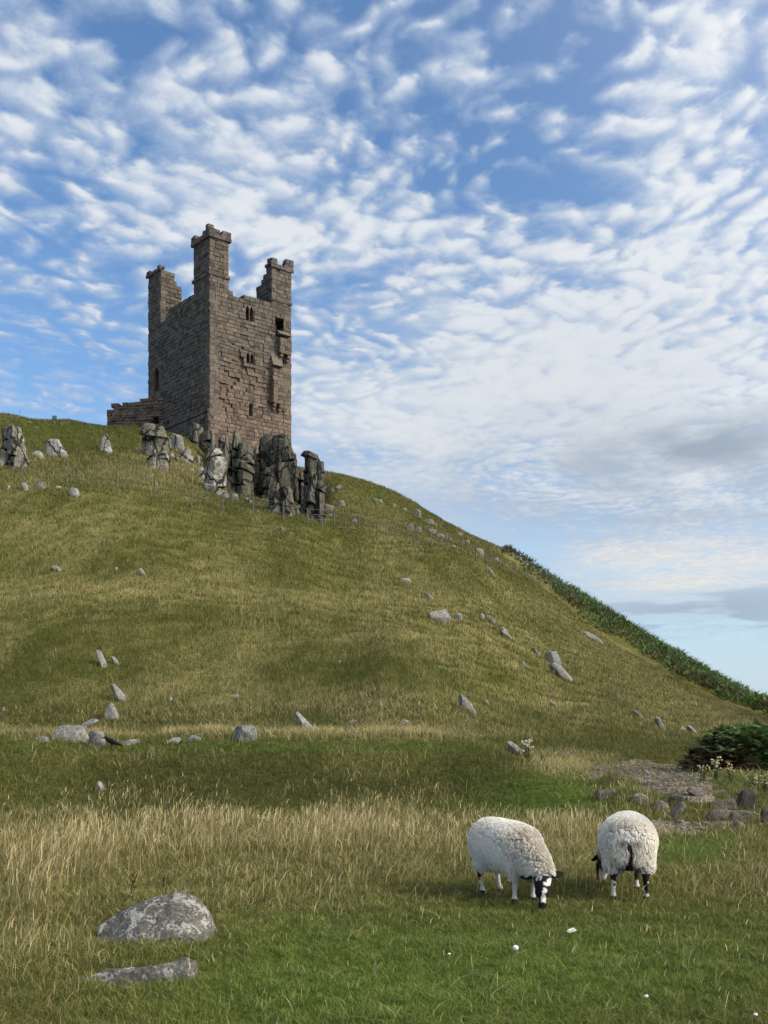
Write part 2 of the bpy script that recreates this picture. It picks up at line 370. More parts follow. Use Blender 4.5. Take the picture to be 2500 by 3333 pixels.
def pix(X, Y, z): return CX + F * X / Y, HY - F * (z - CZ) / Y

# colour fields of the turf, laid out over the ground
def gsum(px, py, L):
    t = 0
    for (a, b_, ra, rb, w) in L: t = t + w * np.exp(-((px - a) / ra) ** 2 - ((py - b_) / rb) ** 2)
    return t
DRY = [(700, 2800, 950, 90, .55), (150, 2980, 300, 140, .38), (1830, 2780, 120, 80, .5), (2400, 2860, 170, 60, .42), (350, 1920, 600, 40, .50), (1250, 1960, 450, 36, .42), (600, 2250, 500, 30, .16), (1500, 2100, 400, 34, .16),
       (1150, 2290, 560, 50, .32), (1900, 2200, 330, 130, .26), (2300, 2340, 260, 60, .34), (560, 1545, 170, 38, .42), (1750, 2500, 120, 40, .30), (700, 2386, 800, 16, .34), (900, 2432, 1000, 15, -.35), (1850, 2492, 150, 40, .55),
       (1650, 2010, 260, 80, .15), (2180, 2590, 130, 22, .25), (300, 1700, 420, 40, .10), (1300, 2392, 420, 20, .32), (1000, 2060, 500, 30, .10), (600, 3020, 300, 70, .12), (1150, 2960, 350, 50, .10),
       (1800, 3150, 900, 170, -.42), (1000, 3280, 600, 130, -.28), (900, 2560, 900, 75, -.26), (1650, 2560, 300, 90, -.38), (2250, 2770, 130, 45, -.28), (800, 1650, 300, 40, -.12), (100, 1400, 300, 60, -.20), (300, 2160, 300, 80, -.05), (1000, 2160, 400, 60, -.03)]
GREEN = [(1800, 2590, 160, 60, .5), (900, 2432, 1000, 16, .5), (1800, 3150, 1000, 190, .85), (1000, 3290, 700, 130, .5), (2260, 2770, 150, 50, .9), (1750, 2600, 220, 90, .7), (2400, 2560, 200, 60, .3), (150, 1400, 250, 40, .25), (2150, 2600, 120, 50, .2), (900, 3080, 300, 120, .3)]
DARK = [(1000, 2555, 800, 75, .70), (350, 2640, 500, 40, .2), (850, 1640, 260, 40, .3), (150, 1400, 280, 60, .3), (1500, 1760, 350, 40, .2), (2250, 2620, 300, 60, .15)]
C_OL, C_GR, C_DK, C_ST = (np.array(c) for c in ((0.106, 0.112, 0.028), (0.108, 0.168, 0.030), (0.050, 0.056, 0.018), (0.43, 0.355, 0.170)))
def fields(X, Y, Zg=None):
    if Zg is None: Zg = hz(X, Y)
    Yc = np.maximum(Y, 4.0); px, py = pix(X, Yc, Zg)
    py = np.clip(py, 1300, 3500); px = np.clip(px, -300, 2800)
    nA = fbm(X * 0.35, Y * 0.12, 31) - 0.5; nB = fbm(X * 1.3, Y * 1.0, 41) - 0.5
    far = sstep(Y, 20, 40)
    dry = 0.16 + gsum(px, py, DRY) + nA * (0.55 + 0.35 * far) + nB * 0.35
    tz = Zg / 0.85 + (fbm(X * .13, Y * .13, 61, 4) - .5) * 8
    dry = dry + np.sin(tz * 6.283 + 1.2) * .10 * sstep(Y, 36, 50) * (1 - sstep(Y, 90, 100)) + .04 * far
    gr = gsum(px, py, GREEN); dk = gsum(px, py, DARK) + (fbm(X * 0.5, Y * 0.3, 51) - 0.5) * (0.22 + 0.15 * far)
    return px, py, np.clip(dry, 0, 1), np.clip(gr, 0, 1), np.clip(dk, 0, 1)
def turf(dry, gr, dk, k=1.3):
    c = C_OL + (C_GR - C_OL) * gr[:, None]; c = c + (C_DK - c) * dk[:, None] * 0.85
    return (c + (C_ST - c) * dry[:, None]) * k

uu = np.concatenate([np.linspace(-1.6, -0.48, 34, endpoint=False), np.arange(-0.48, 0.48, 0.0032), np.linspace(0.48, 1.6, 35)])
yy = [-9.0, -6, -3, 0, 2, 3.0]
while yy[-1] < 185: yy.append(yy[-1] + max(0.05, yy[-1] * 0.0085))
yy += [195, 210, 230, 260, 300, 360]
yy = np.array(yy); UU, YY = np.meshgrid(uu, yy); XX = UU * (YY + np.where(YY < 3, 12 - (YY + 9) * 0.0, 12 * np.exp(-(YY - 3) / 6)))
ZZ = hz(XX, YY); nu, ny = len(uu), len(yy)
idx = np.arange(nu * ny).reshape(ny, nu)
FQ = np.stack([idx[:-1, :-1], idx[:-1, 1:], idx[1:, 1:], idx[1:, :-1]], -1).reshape(-1, 4)
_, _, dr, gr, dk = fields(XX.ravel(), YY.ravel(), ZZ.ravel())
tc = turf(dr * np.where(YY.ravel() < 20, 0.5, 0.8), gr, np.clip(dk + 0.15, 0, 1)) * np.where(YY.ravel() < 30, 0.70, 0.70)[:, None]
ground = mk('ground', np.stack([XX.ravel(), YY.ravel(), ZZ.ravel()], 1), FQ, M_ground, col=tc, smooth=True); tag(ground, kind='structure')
sea = mk('sea', [(-30000, 120, -14), (30000, 120, -14), (30000, 40000, -14), (-30000, 40000, -14)], [(0, 1, 2, 3)], M_sea); tag(sea, kind='structure')

# ------------------------------------------------------------------ the ruined tower
rnd = random.Random(5)
TA, TB = R(40), R(50)
E1 = np.array([-math.sin(TA), math.cos(TA)]); E2 = np.array([math.sin(TB), math.cos(TB)])
# the two seen faces are at right angles
E2 = np.array([E1[1], -E1[0]]) if E1[0] * E2[0] + E1[1] * E2[1] > 1e-6 else E2
P0 = np.array([-16.68, 100.0])
def zx(a, b_): return 300 + .4837 * a, 680 + .4837 * b_
def on_line(o, dvec, px, py):
    """distance along a vertical plane through o along dvec, and height, of a pixel of the photograph"""
    u = (px - CX) / F; s = (u * o[1] - o[0]) / (dvec[0] - u * dvec[1]); Yv = o[1] + s * dvec[1]
    return s, CZ + (HY - py) / F * Yv
def L_(a, b_): return on_line(P0, E1, *zx(a, b_))
def Rr(a, b_): return on_line(P0, E2, *zx(a, b_))
LS = L_(378, 900)[0]; LT = Rr(1340, 1000)[0]            # lengths of the left and right faces
def courses(z0, z1, seed, lo=.30, hi=.46):
    r = random.Random(seed); z = [z0]
    while z[-1] < z1: z.append(z[-1] + r.uniform(lo, hi))
    return z
def stone_face(acc, o, dv, nv, length, zc, top, bottom, openings, colf, deep=1.0, rough=.05, wlo=.42, whi=.95, recess=None, seed=1):
    r = random.Random(seed); dv = np.array([dv[0], dv[1], 0.0]); nv = np.array([nv[0], nv[1], 0.0]); o3 = np.array([o[0], o[1], 0.0])
    for k in range(len(zc) - 1):
        za, zb = zc[k], zc[k + 1]; zm = (za + zb) / 2
        cuts = []
        for (s0, s1, q0, q1) in openings:
            if q0 <= zm <= q1: cuts.append((s0, s1))
        s = -r.uniform(0, .3)
        while s < length:
            e = s + r.uniform(wlo, whi)
            if e > length - .2: e = length
            a0, b0 = max(s, 0.0), e; s = e
            segs = [(a0, b0)]
            for (c0, c1) in cuts:
                ns = []
                for (x0, x1) in segs:
                    if c1 <= x0 or c0 >= x1: ns.append((x0, x1)); continue
                    if c0 > x0: ns.append((x0, c0))
                    if c1 < x1: ns.append((c1, x1))
                segs = ns
            for (x0, x1) in segs:
                if x1 - x0 < .05: continue
                xm = (x0 + x1) / 2
                if zm > top(xm) or zb < bottom(xm): continue
                pr = r.uniform(-rough * .4, rough)
                if recess: pr += recess(xm, zm, r)
                g_ = .028; v = []
                ja = [r.uniform(-.02, .02) for _ in range(8)]
                for (dd, gi) in ((-deep, 0), (-.05 + min(pr, 0), 0), (pr, g_)):
                    for n_, (xx, zz_) in enumerate(((x0 + gi, za + gi), (x1 - gi, za + gi), (x1 - gi, zb - gi), (x0 + gi, zb - gi))):
                        jj = ja[n_] if gi else 0
                        v.append(o3 + dv * (xx + jj) + nv * dd + np.array([0, 0, zz_ + (ja[n_ + 4] if gi else 0)]))
                fc = [(8, 9, 10, 11)]
                for i in range(4):
                    j = (i + 1) % 4; fc += [(i, j, j + 4, i + 4), (i + 4, j + 4, j + 8, i + 8)]
                acc.add(v, fc, colf(xm, zm, r))
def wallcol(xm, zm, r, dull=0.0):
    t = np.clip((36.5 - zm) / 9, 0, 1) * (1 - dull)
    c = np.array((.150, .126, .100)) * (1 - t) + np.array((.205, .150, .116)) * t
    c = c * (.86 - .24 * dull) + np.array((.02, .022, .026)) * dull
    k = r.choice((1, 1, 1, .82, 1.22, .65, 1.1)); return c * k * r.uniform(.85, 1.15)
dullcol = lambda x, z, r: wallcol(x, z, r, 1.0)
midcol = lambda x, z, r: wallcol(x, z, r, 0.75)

tower = empty('castle_tower', (P0[0], P0[1], 26.0))
tag(tower, 'tall square ruined stone tower with broken corner turrets on the rocky crag', 'tower')
def local(acc, name, m, parent=tower):
    off = np.array(parent.location) if parent is not None else np.zeros(3)
    if parent is not None and parent.parent is not None: off = off + np.array(parent.parent.location)
    return mk(name, np.concatenate(acc.V) - off, acc.F, m, parent, None, None, np.concatenate(acc.C))

ZB = 22.0
ZTL = L_(683, 525)[1] - .1; ZTR = Rr(1105, 580)[1] - .1     # tops of the walls
ZC = courses(ZB, 42.0, 3)
snap = lambda z: min(ZC, key=lambda q: abs(q - z))
def opening(fn, a0, a1, b0, b1):
    s0, z1 = fn(a0, b0); s1, _ = fn(a1, b0); _, z0 = fn((a0 + a1) / 2, b1); z1 = fn((a0 + a1) / 2, b0)[1]
    s0, s1 = min(s0, s1), max(s0, s1); return (s0, s1, snap(z0), snap(z1))
twin_a = opening(Rr, 1034, 1088, 652, 745); twin_b = opening(Rr, 1039, 1090, 952, 1044); slit_r = opening(Rr, 1056, 1081, 1292, 1388)
hole_a = opening(Rr, 1238, 1296, 770, 858); hole_a2 = opening(Rr, 1232, 1304, 742, 800); hole_b = opening(Rr, 1281, 1303, 1020, 1072); hole_c = opening(Rr, 1236, 1266, 1285, 1322)
slit_l = opening(L_, 588, 608, 640, 737); tall_l = opening(L_, 406, 450, 1052, 1245); sq1 = opening(L_, 498, 517, 1424, 1452); sq2 = opening(L_, 490, 509, 1478, 1506)
sTF = L_(683, 480)[0]; tTF = Rr(918, 480)[0]            # footprint of the front turret
sTL = L_(462, 500)[0]; tTR = Rr(1210, 500)[0]           # where the other two turrets begin
n_left, n_right = -E2, -E1
def topL(s):
    z = ZTL + .1 * math.sin(s * 3)
    if s > sTL - 2.0: z -= 1.5 * min(1, (s - sTL + 2.0) / 1.2)
    if s > sTL + .1: z = ZTL - .2
    return z
def topR(t):
    a0 = tTF; a1 = Rr(945, 560)[0]; a2 = Rr(1028, 590)[0]
    if t < a0: return ZTR + 1.2
    if t < a1: return ZTR + .75
    if t < a2: return ZTR - .35 - .35 * math.sin((t - a1) / (a2 - a1) * 3.14)
    return ZTR + .25
def recR(x, z, r):
    n_ = float(fbm(x * .55, z * .75, 77, 3)) - .44
    w = math.exp(-((z - 33.5) / 4.0) ** 2) * (1 if x > .9 else 0)
    if any(o_[0] - .5 < x < o_[1] + .5 and o_[2] - .4 < z < o_[3] + .4 for o_ in (twin_a, twin_b, slit_r)): return 0.02
    return -max(0.0, n_) * 1.15 * w * r.uniform(.5, 1.3) - (r.uniform(0, .13) if r.random() < .3 else 0) * w
body = Acc()
setoff = L_(795, 1337)[1]
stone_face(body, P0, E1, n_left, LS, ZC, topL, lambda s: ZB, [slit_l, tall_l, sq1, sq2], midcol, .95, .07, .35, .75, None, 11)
stone_face(body, P0, E2, n_right, LT, ZC, topR, lambda s: ZB, [twin_a, twin_b, slit_r, hole_a, hole_a2, hole_b, hole_c], wallcol, .95, .045, .4, .9, recR, 12)
far1 = P0 + E1 * LS; far2 = P0 + E2 * LT
ZC2 = courses(ZB, 41.2, 8, .5, .7)
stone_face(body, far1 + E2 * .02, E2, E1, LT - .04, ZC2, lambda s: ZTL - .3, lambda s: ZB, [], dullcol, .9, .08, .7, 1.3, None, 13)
stone_face(body, far2 + E1 * .02, E1, E2, LS - .04, ZC2, lambda s: ZTR - .3, lambda s: ZB, [], wallcol, .9, .08, .7, 1.3, None, 14)
# the sloping set-off at the foot of the left face
for i in range(int(LS / .8)):
    s0 = i * .8 + .02; o = P0 + E1 * s0
    body.box([o[0], o[1], setoff - .35], [*(E1 * .77), 0], [*(n_left * .24), 0], [0, 0, .28 + rnd.uniform(-.04, .04)], midcol(s0, setoff, rnd))
    for k in range(7):
        body.box([*(o + E1 * rnd.uniform(-.1, .1)), setoff - .4 - .44 * (k + 1)], [*(E1 * .74), 0], [*(n_left * rnd.uniform(.12, .2)), 0], [0, 0, .41], midcol(s0, setoff, rnd))
for i in range(int(LT / .85)):
    o = P0 + E2 * (i * .85 + .02)
    for k in range(9):
        zt = 27.6 - .45 * k
        body.box([*(o + E2 * rnd.uniform(-.08, .1)), zt - .45], [*(E2 * .79), 0], [*(n_right * rnd.uniform(.16, .24)), 0], [0, 0, .42], wallcol(0, zt, rnd))
local(body, 'wall', M_wall)
fl = Acc(); o = P0 + E1 * .9 + E2 * .9
fl.box([*o, 37.9], [*(E1 * (LS - 1.8)), 0], [*(E2 * (LT - 1.8)), 0], [0, 0, .3], (.05, .045, .04)); local(fl, 'sky_light_blocker', M_dark)  # unseen slab added so sky light stays out and the windows look black

def turret(name, oc, ls, lt, z0, z1, ledge, tops, bat, seed, zc_top=None, dulls=True):
    """oc: outer corner nearest the viewer; ls, lt: size along the two face directions; tops: four top functions (left, right, back-left, back-right faces)"""
    a = Acc(); zc = courses(z0, z1 + 2.5, seed, .32, .46)
    kw = dict(deep=.55, rough=.06, wlo=.4, whi=.85)
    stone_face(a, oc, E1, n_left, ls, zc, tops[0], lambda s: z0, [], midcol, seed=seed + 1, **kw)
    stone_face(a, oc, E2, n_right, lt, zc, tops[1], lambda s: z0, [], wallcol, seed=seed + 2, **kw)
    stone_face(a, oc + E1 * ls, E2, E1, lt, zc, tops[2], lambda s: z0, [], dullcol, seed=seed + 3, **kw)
    stone_face(a, oc + E2 * lt, E1, E2, ls, zc, tops[3], lambda s: z0, [], wallcol, seed=seed + 4, **kw)
    o = oc + E1 * .5 + E2 * .5
    a.box([*o, z0], [*(E1 * (ls - 1.0)), 0], [*(E2 * (lt - 1.0)), 0], [0, 0, (min(tops[0](ls / 2), tops[1](lt / 2)) - z0) * .85], (.06, .055, .05))
    t = local(a, name, M_wall)
    def band(z, h, outp, which, name_):
        bnd = Acc()
        for (w, st, dv, nv, ln) in (('l', oc, E1, n_left, ls), ('r', oc, E2, n_right, lt), ('bl', oc + E1 * ls, E2, E1, lt), ('br', oc + E2 * lt, E1, E2, ls)):
            if w not in which: continue
            s = -outp
            while s < ln + outp - .05:
                e = min(s + rnd.uniform(.45, .75), ln + outp); p_ = st + dv * s
                bnd.box([*p_, z + rnd.uniform(-.02, .02)], [*(dv * (e - s - .02)), 0], [*(nv * (outp + rnd.uniform(-.02, .03))), 0], [0, 0, h], dullcol(0, z, rnd)); s = e
        off = np.array(tower.location)
        return mk(name_, np.concatenate(bnd.V) - off, bnd.F, M_wall, t, None, None, np.concatenate(bnd.C))
    for (z, h, outp, which) in ledge: band(z, h, outp, which, 'string_course')
    for (dv0, s0, w, zb, h) in bat or ():
        pb = Acc(); st, dv, nv = {'l': (oc, E1, n_left), 'r': (oc, E2, n_right)}[dv0]
        n_ = max(1, int(round(h / .36)))
        for k in range(n_):
            sh = .12 * k; x = s0 + (sh if k else 0)
            for hlf in range(2):
                p_ = st + dv * (x + hlf * (w - sh) / 2) - nv * .45
                pb.box([*p_, zb + k * h / n_], [*(dv * ((w - sh) / 2 - .02)), 0], [*(nv * (.45 + .2 + rnd.uniform(-.05, .04))), 0], [0, 0, h / n_ - .015], midcol(0, 40, rnd))
        mk('merlon', np.concatenate(pb.V) - np.array(tower.location), pb.F, M_wall, t, None, None, np.concatenate(pb.C))
    return t
# front turret: tallest, with a corbelled parapet
zF = L_(780, 190)[1]; zl = L_(780, 443)[1]
turret('turret', P0, sTF, tTF, ZTL - .6, zF - .05, [(zl - .05, .3, .13, ('l', 'r')), (zF - .05, .30, .22, ('l', 'r', 'bl', 'br'))],
       [lambda s: zF, lambda s: zF, lambda s: zF, lambda s: zF],
       [('l', -.22, .75, zF + .25, .95), ('l', .5, .6, zF + .25, .5), ('l', sTF - .75, .95, zF + .25, .62), ('l', 1.1, sTF - 1.85, zF + .25, .2), ('r', -.2, 1.25, zF + .25, .55), ('r', tTF - .85, 1.05, zF + .25, .62), ('r', 1.1, tTF - 2.0, zF + .25, .2)], 31)
# left turret, broken down towards the viewer's right
zLt = L_(378, 412)[1] - .80
cL = P0 + E1 * sTL; lsL = LS - sTL; ltL = on_line(cL, E2, *zx(603, 560))[0]; zD = on_line(cL, E2, *zx(600, 585))[1]
def ragg(u):
    f_ = u / ltL; return zD - .1 + (zLt + .22 - zD) * float(np.interp(f_, [0, .3, .42, .62, .70, .82, .92, 1], [1, .96, 1.02, .97, .80, .55, .28, 0]))
turret('turret', cL, lsL, ltL, ZTL - 1.6, zLt - .1, [(zLt - .1, .3, .2, ('l',))],
       [lambda s: zLt + .15, ragg, lambda s: ragg(s) - .3, lambda s: ZTL], [('l', lsL - .6, .75, zLt + .2, .35), ('l', -.1, .6, zLt + .2, .25)], 41)
# right turret
zRt = Rr(1210, 372)[1] - .2; cR = P0 + E2 * tTR; ltR = LT - tTR; lsR = on_line(cR, E1, *zx(1105, 500))[0]
def stepd(s):
    f_ = s / lsR; return zRt + .25 if f_ < .3 else (zRt - .45 if f_ < .6 else zRt - 1.25)
zl2 = Rr(1270, 625)[1]
turret('turret', cR, lsR, ltR, ZTR - .9, zRt - .1, [(zl2 - .1, .26, .13, ('r',)), (zRt - .1, .3, .2, ('r',))],
       [stepd, lambda s: zRt + .25, lambda s: zRt - 2.0, lambda s: zRt - .4], [('r', -.2, .75, zRt + .2, .62), ('l', -.2, .75, zRt + .2, .62), ('l', .5, .5, zRt + .1, .3), ('r', ltR - .95, 1.12, zRt + .2, .95)], 51)

def lancet_plate(fn_o, dv, nv, op, lights, arch=.36):
    """stone window frame with pointed lights, the openings left clear"""
    s0, s1, z0, z1 = op; a = Acc(); n_ = 16; w = (s1 - s0); lw = w / lights
    for i in range(n_ * lights):
        x0 = s0 + w * i / (n_ * lights); x1 = s0 + w * (i + 1) / (n_ * lights); xm = ((x0 + x1) / 2 - s0) / lw % 1.0
        f_ = abs(xm - .5) * 2
        if f_ > .90: zb_ = z0
        else: zb_ = z1 - .12 - arch * lw * 2.2 * (f_ / .9) ** 1.7
        p_ = np.array(fn_o) + dv * x0 - nv * .30
        a.box([*p_, zb_], [*(dv * (x1 - x0)), 0], [*(nv * .26), 0], [0, 0, z1 + .02 - zb_], (.15, .12, .1))
    return local(a, 'window', M_wall)
lancet_plate(P0, E2, n_right, twin_a, 2); lancet_plate(P0, E2, n_right, twin_b, 2); lancet_plate(P0, E2, n_right, slit_r, 1, .3); lancet_plate(P0, E1, n_left, slit_l, 1, .3)
lancet_plate(P0, E1, n_left, tall_l, 1, .25)
# near-black panels behind the openings, standing in for interior shade
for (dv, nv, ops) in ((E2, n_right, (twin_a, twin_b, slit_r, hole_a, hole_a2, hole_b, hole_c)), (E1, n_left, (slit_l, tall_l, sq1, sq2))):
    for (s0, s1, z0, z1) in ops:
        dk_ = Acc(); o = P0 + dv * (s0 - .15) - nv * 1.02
        dk_.box([*o, z0 - .15], [*(dv * (s1 - s0 + .3)), 0], [*(nv * .05), 0], [0, 0, z1 - z0 + .3], (.02, .02, .02)); local(dk_, 'shade_panel', M_dark)
def chute(t0, t1, z0, z1, dep, slope):
    a = Acc(); zc = courses(z0, z1, 61); o = P0 + E2 * t0 + n_right * dep
    stone_face(a, o, E2, n_right, t1 - t0, zc, lambda s: z1, lambda s: z0, [], wallcol, dep, .05, .4, .8, None, 62)
    o2 = P0 + E2 * t0
    stone_face(a, o2, n_right, -E2, dep, zc, lambda s: z1, lambda s: z0, [], wallcol, .5, .04, .3, .6, None, 63)
    stone_face(a, P0 + E2 * t1, n_right, E2, dep, zc, lambda s: z1, lambda s: z0, [], wallcol, .5, .04, .3, .6, None, 64)
    zt = zc[-1] + .02; A = P0 + E2 * t0; B = P0 + E2 * t1; Ao = A + n_right * dep; Bo = B + n_right * dep
    a.add([[*Ao, zt], [*Bo, zt], [*B, zt + slope], [*A, zt + slope], [*A, zt], [*B, zt]], [(0, 1, 2, 3), (0, 3, 4), (1, 5, 2), (0, 4, 5, 1)], (.17, .14, .11))
    for k, (x_, d_) in enumerate(((.12, .6), (t1 - t0 - .42, .6))):
        for q_ in range(2):
            p_ = P0 + E2 * (t0 + x_)
            a.box([*p_, z0 - .33 * (q_ + 1)], [*(E2 * .3), 0], [*(n_right * dep * (.85 - .35 * q_)), 0], [0, 0, .31], (.16, .11, .085))
    return local(a, 'garderobe_chute', M_wall)
a0, b0 = Rr(1245, 980)[0], Rr(1322, 980)[0]
chute(a0, b0, Rr(1280, 985)[1], Rr(1280, 880)[1], .55, .5)
chute(Rr(1200, 1200)[0], Rr(1268, 1200)[0], Rr(1240, 1318)[1], Rr(1240, 1085)[1], .55, 1.3)

# ------------------------------------------------------------------ low ruined curtain wall with a doorway
wl = P0 + E1 * (LS - 3.3); wdir = np.array([-1.0, 0.16]); wdir /= np.linalg.norm(wdir); wn = np.array([wdir[1], -wdir[0]])
wn = wn if wn[1] < 0 else -wn
def Wl(a, b_): return on_line(wl, wdir, *zx(a, b_))
Wlen = Wl(100, 1400)[0]
cw = empty('ruined_wall', (wl[0], wl[1], 28.0)); tag(cw, 'low broken length of red brown castle wall with an arched doorway, left of the tower', 'wall')
prof = [(480, 1215), (440, 1240), (385, 1275), (370, 1290), (320, 1293), (280, 1295), (235, 1310), (190, 1320), (150, 1312), (118, 1350), (105, 1400), (98, 1440)]
ps = [Wl(a, b_) for a, b_ in prof]; px_s = [q[0] for q in ps]; px_z = [q[1] for q in ps]
wtop = lambda s: float(np.interp(s, px_s, px_z)) + .45 * (float(vn(s * 1.9, 3.0, 5)) - .5)
dz0 = Wl(428, 1470)[1] - .6; dz1 = Wl(428, 1392)[1]; ds0, ds1 = sorted((Wl(402, 1430)[0], Wl(455, 1430)[0]))
wc = courses(25.5, 36, 71, .26, .42)
wcol = lambda x, z, r: np.array((.135, .108, .082)) * r.uniform(.6, 1.3)
wa = Acc()
def arch_half(z): return 0 if z > dz1 else (1 if z < dz1 - .7 else math.sqrt(max(0, 1 - ((z - dz1 + .7) / .7) ** 2)))
ops = []
for k in range(len(wc) - 1):
    zm = (wc[k] + wc[k + 1]) / 2; h_ = arch_half(zm) * (ds1 - ds0) / 2; mid = (ds0 + ds1) / 2
    if zm > dz0 and h_ > .05: ops.append((mid - h_, mid + h_, wc[k], wc[k + 1]))
stone_face(wa, wl, wdir, wn, Wlen, wc, wtop, lambda s: 25, ops, wcol, 1.2, .14, .3, .8, None, 72)
local(wa, 'wall', M_wall, cw)
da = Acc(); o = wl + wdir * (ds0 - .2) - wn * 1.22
da.box([*o, dz0 - .5], [*(wdir * (ds1 - ds0 + .4)), 0], [*(wn * .06), 0], [0, 0, dz1 - dz0 + .9], (.02, .02, .02)); local(da, 'doorway', M_dark, cw)  # near-black panel painting the shade inside the arch

# ------------------------------------------------------------------ small sign on the skyline
sp = at(178, 1386); sp.z -= .1
sg = empty('sign_post', sp); tag(sg, 'small dark green notice board on a thin post on the skyline', 'sign')
a = Acc(); a.tube([(0, 0, -.3), (0, 0, .95)], .035, 8, (.2, .2, .2)); a.out('post', M_wood, sg)
a = Acc(); a.box((-.19, -.06, .62), (.38, 0, 0), (0, .03, 0), (0, 0, .34), (.2,) * 3); bd = a.out('board', M_sign, sg)
a = Acc(); a.box((-.15, -.068, .66), (.30, 0, 0), (0, .006, 0), (0, 0, .26), (.2,) * 3); a.out('notice', M_signface, bd)

# ------------------------------------------------------------------ fence of thin stakes and wire round the foot of the crag
FP = [(69, 1564), (217, 1579), (382, 1594), (506, 1617), (622, 1653), (724, 1668), (823, 1683), (922, 1694), (1003, 1711), (1087, 1713), (1168, 1727), (1227, 1742), (1286, 1754), (1346, 1771), (1405, 1785),
      (1452, 1791), (1505, 1809), (1549, 1829), (1597, 1845), (1642, 1867), (1680, 1879), (1719, 1895), (1757, 1909), (1790, 1922), (1823, 1938), (1858, 1955)]
fps = [at(a, b_, 40) for a, b_ in FP]
fps = [at(-70, 1556, 40)] + fps
fence = empty('stake_fence', fps[0]); tag(fence, 'sparse line of thin grey stakes and wire across the hill below the crag', 'fence')
tops = []
for i, q in enumerate(fps):
    h = rnd.uniform(1.15, 1.4); lx, ly = rnd.uniform(-.07, .07), rnd.uniform(-.05, .05); a = Acc(); b_ = q - fps[0]
    r_ = rnd.uniform(.042, .055)
    a.tube([(0, 0, -.3), (lx * .5, ly * .5, h * .5), (lx, ly, h)], [r_, r_ * .95, r_ * .85], 7, (.2,) * 3)
    o = a.out('stake', M_wood, fence); o.location = b_
    tops.append((b_ + Vector((lx, ly, h)), h))
for fr in (.35, .62, .9):
    a = Acc(); pts = [t - Vector((0, 0, h * (1 - fr))) for t, h in tops]
    a.tube([tuple(q + Vector((0, -.06, 0))) for q in pts], .008, 4, (.1,) * 3); a.out('wire', M_wire, fence)
# broken rail lying at the foot of the fence
q = at(1115, 1724, 40); q2 = at(1010 + 130, 1727, 40)
a = Acc(); a.tube([(-.9, 0, .05), (0, 0, .10), (1.0, 0, .06)], [.05, .055, .05], 7, (.2,) * 3); o = a.out('fallen_rail', M_wood, None, q + Vector((0, -.2, 0)), (0, R(3), R(8)))
tag(o, 'pale fallen rail lying in the grass beside the fence below the standing rock', 'rail')
q = at(1122, 1718, 40); a = Acc(); a.tube([(0, 0, -.2), (.02, 0, .5)], [.05, .045], 7, (.2,) * 3); tag(a.out('broken_stake', M_wood, None, q), 'short broken stake stump standing over the fallen rail', 'stake')

# ------------------------------------------------------------------ rocks
STONES = []
_bm = bmesh.new(); ICO = {}
for s_ in (2, 3, 4, 5):
    _b = bmesh.new(); bmesh.ops.create_icosphere(_b, subdivisions=s_, radius=1.0)
    ICO[s_] = (np.array([v.co[:] for v in _b.verts]), [tuple(v.index for v in f.verts) for f in _b.faces]); _b.free()
def rockV(w, d, h, seed, sub=3, power=3.2, cuts=9, rough=.06, taper=0.0, shear=0.0, bite=.74):
    """a weathered block: rounded box, chipped by planes and roughened; spans w x d x h about the origin"""
    V, Fc = ICO[sub]; rs = np.random.RandomState(seed)
    V = V / (np.abs(V) ** power).sum(1, keepdims=True) ** (1 / power)
    for _ in range(cuts):
        n_ = rs.normal(size=3); n_ /= np.linalg.norm(n_); c = rs.uniform(bite, 1.12); k = V @ n_ - c
        V = V - np.where(k > 0, k, 0)[:, None] * n_ * .93
    nn = n3(V, 1.3, seed) * rough * 2.2 + n3(V, 3.7, seed + 5) * rough + (n3(V, 9.0, seed + 8) * rough * .45 if sub > 3 else 0)
    V = V * (1 + nn[:, None])
    for i in range(3): V[:, i] -= (V[:, i].max() + V[:, i].min()) / 2; V[:, i] /= max(V[:, i].max(), 1e-6)
    t = 1 - taper * (V[:, 2] * .5 + .5); V[:, 0] *= t; V[:, 1] *= t; V[:, 0] += shear * (V[:, 2])
    return V * np.array([w, d, h]) * .5, Fc
STONE_C = (.22, .215, .195)
def rotm(V, rx=0, ry=0, rz=0): return V @ np.array(Euler((R(rx), R(ry), R(rz))).to_matrix()).T
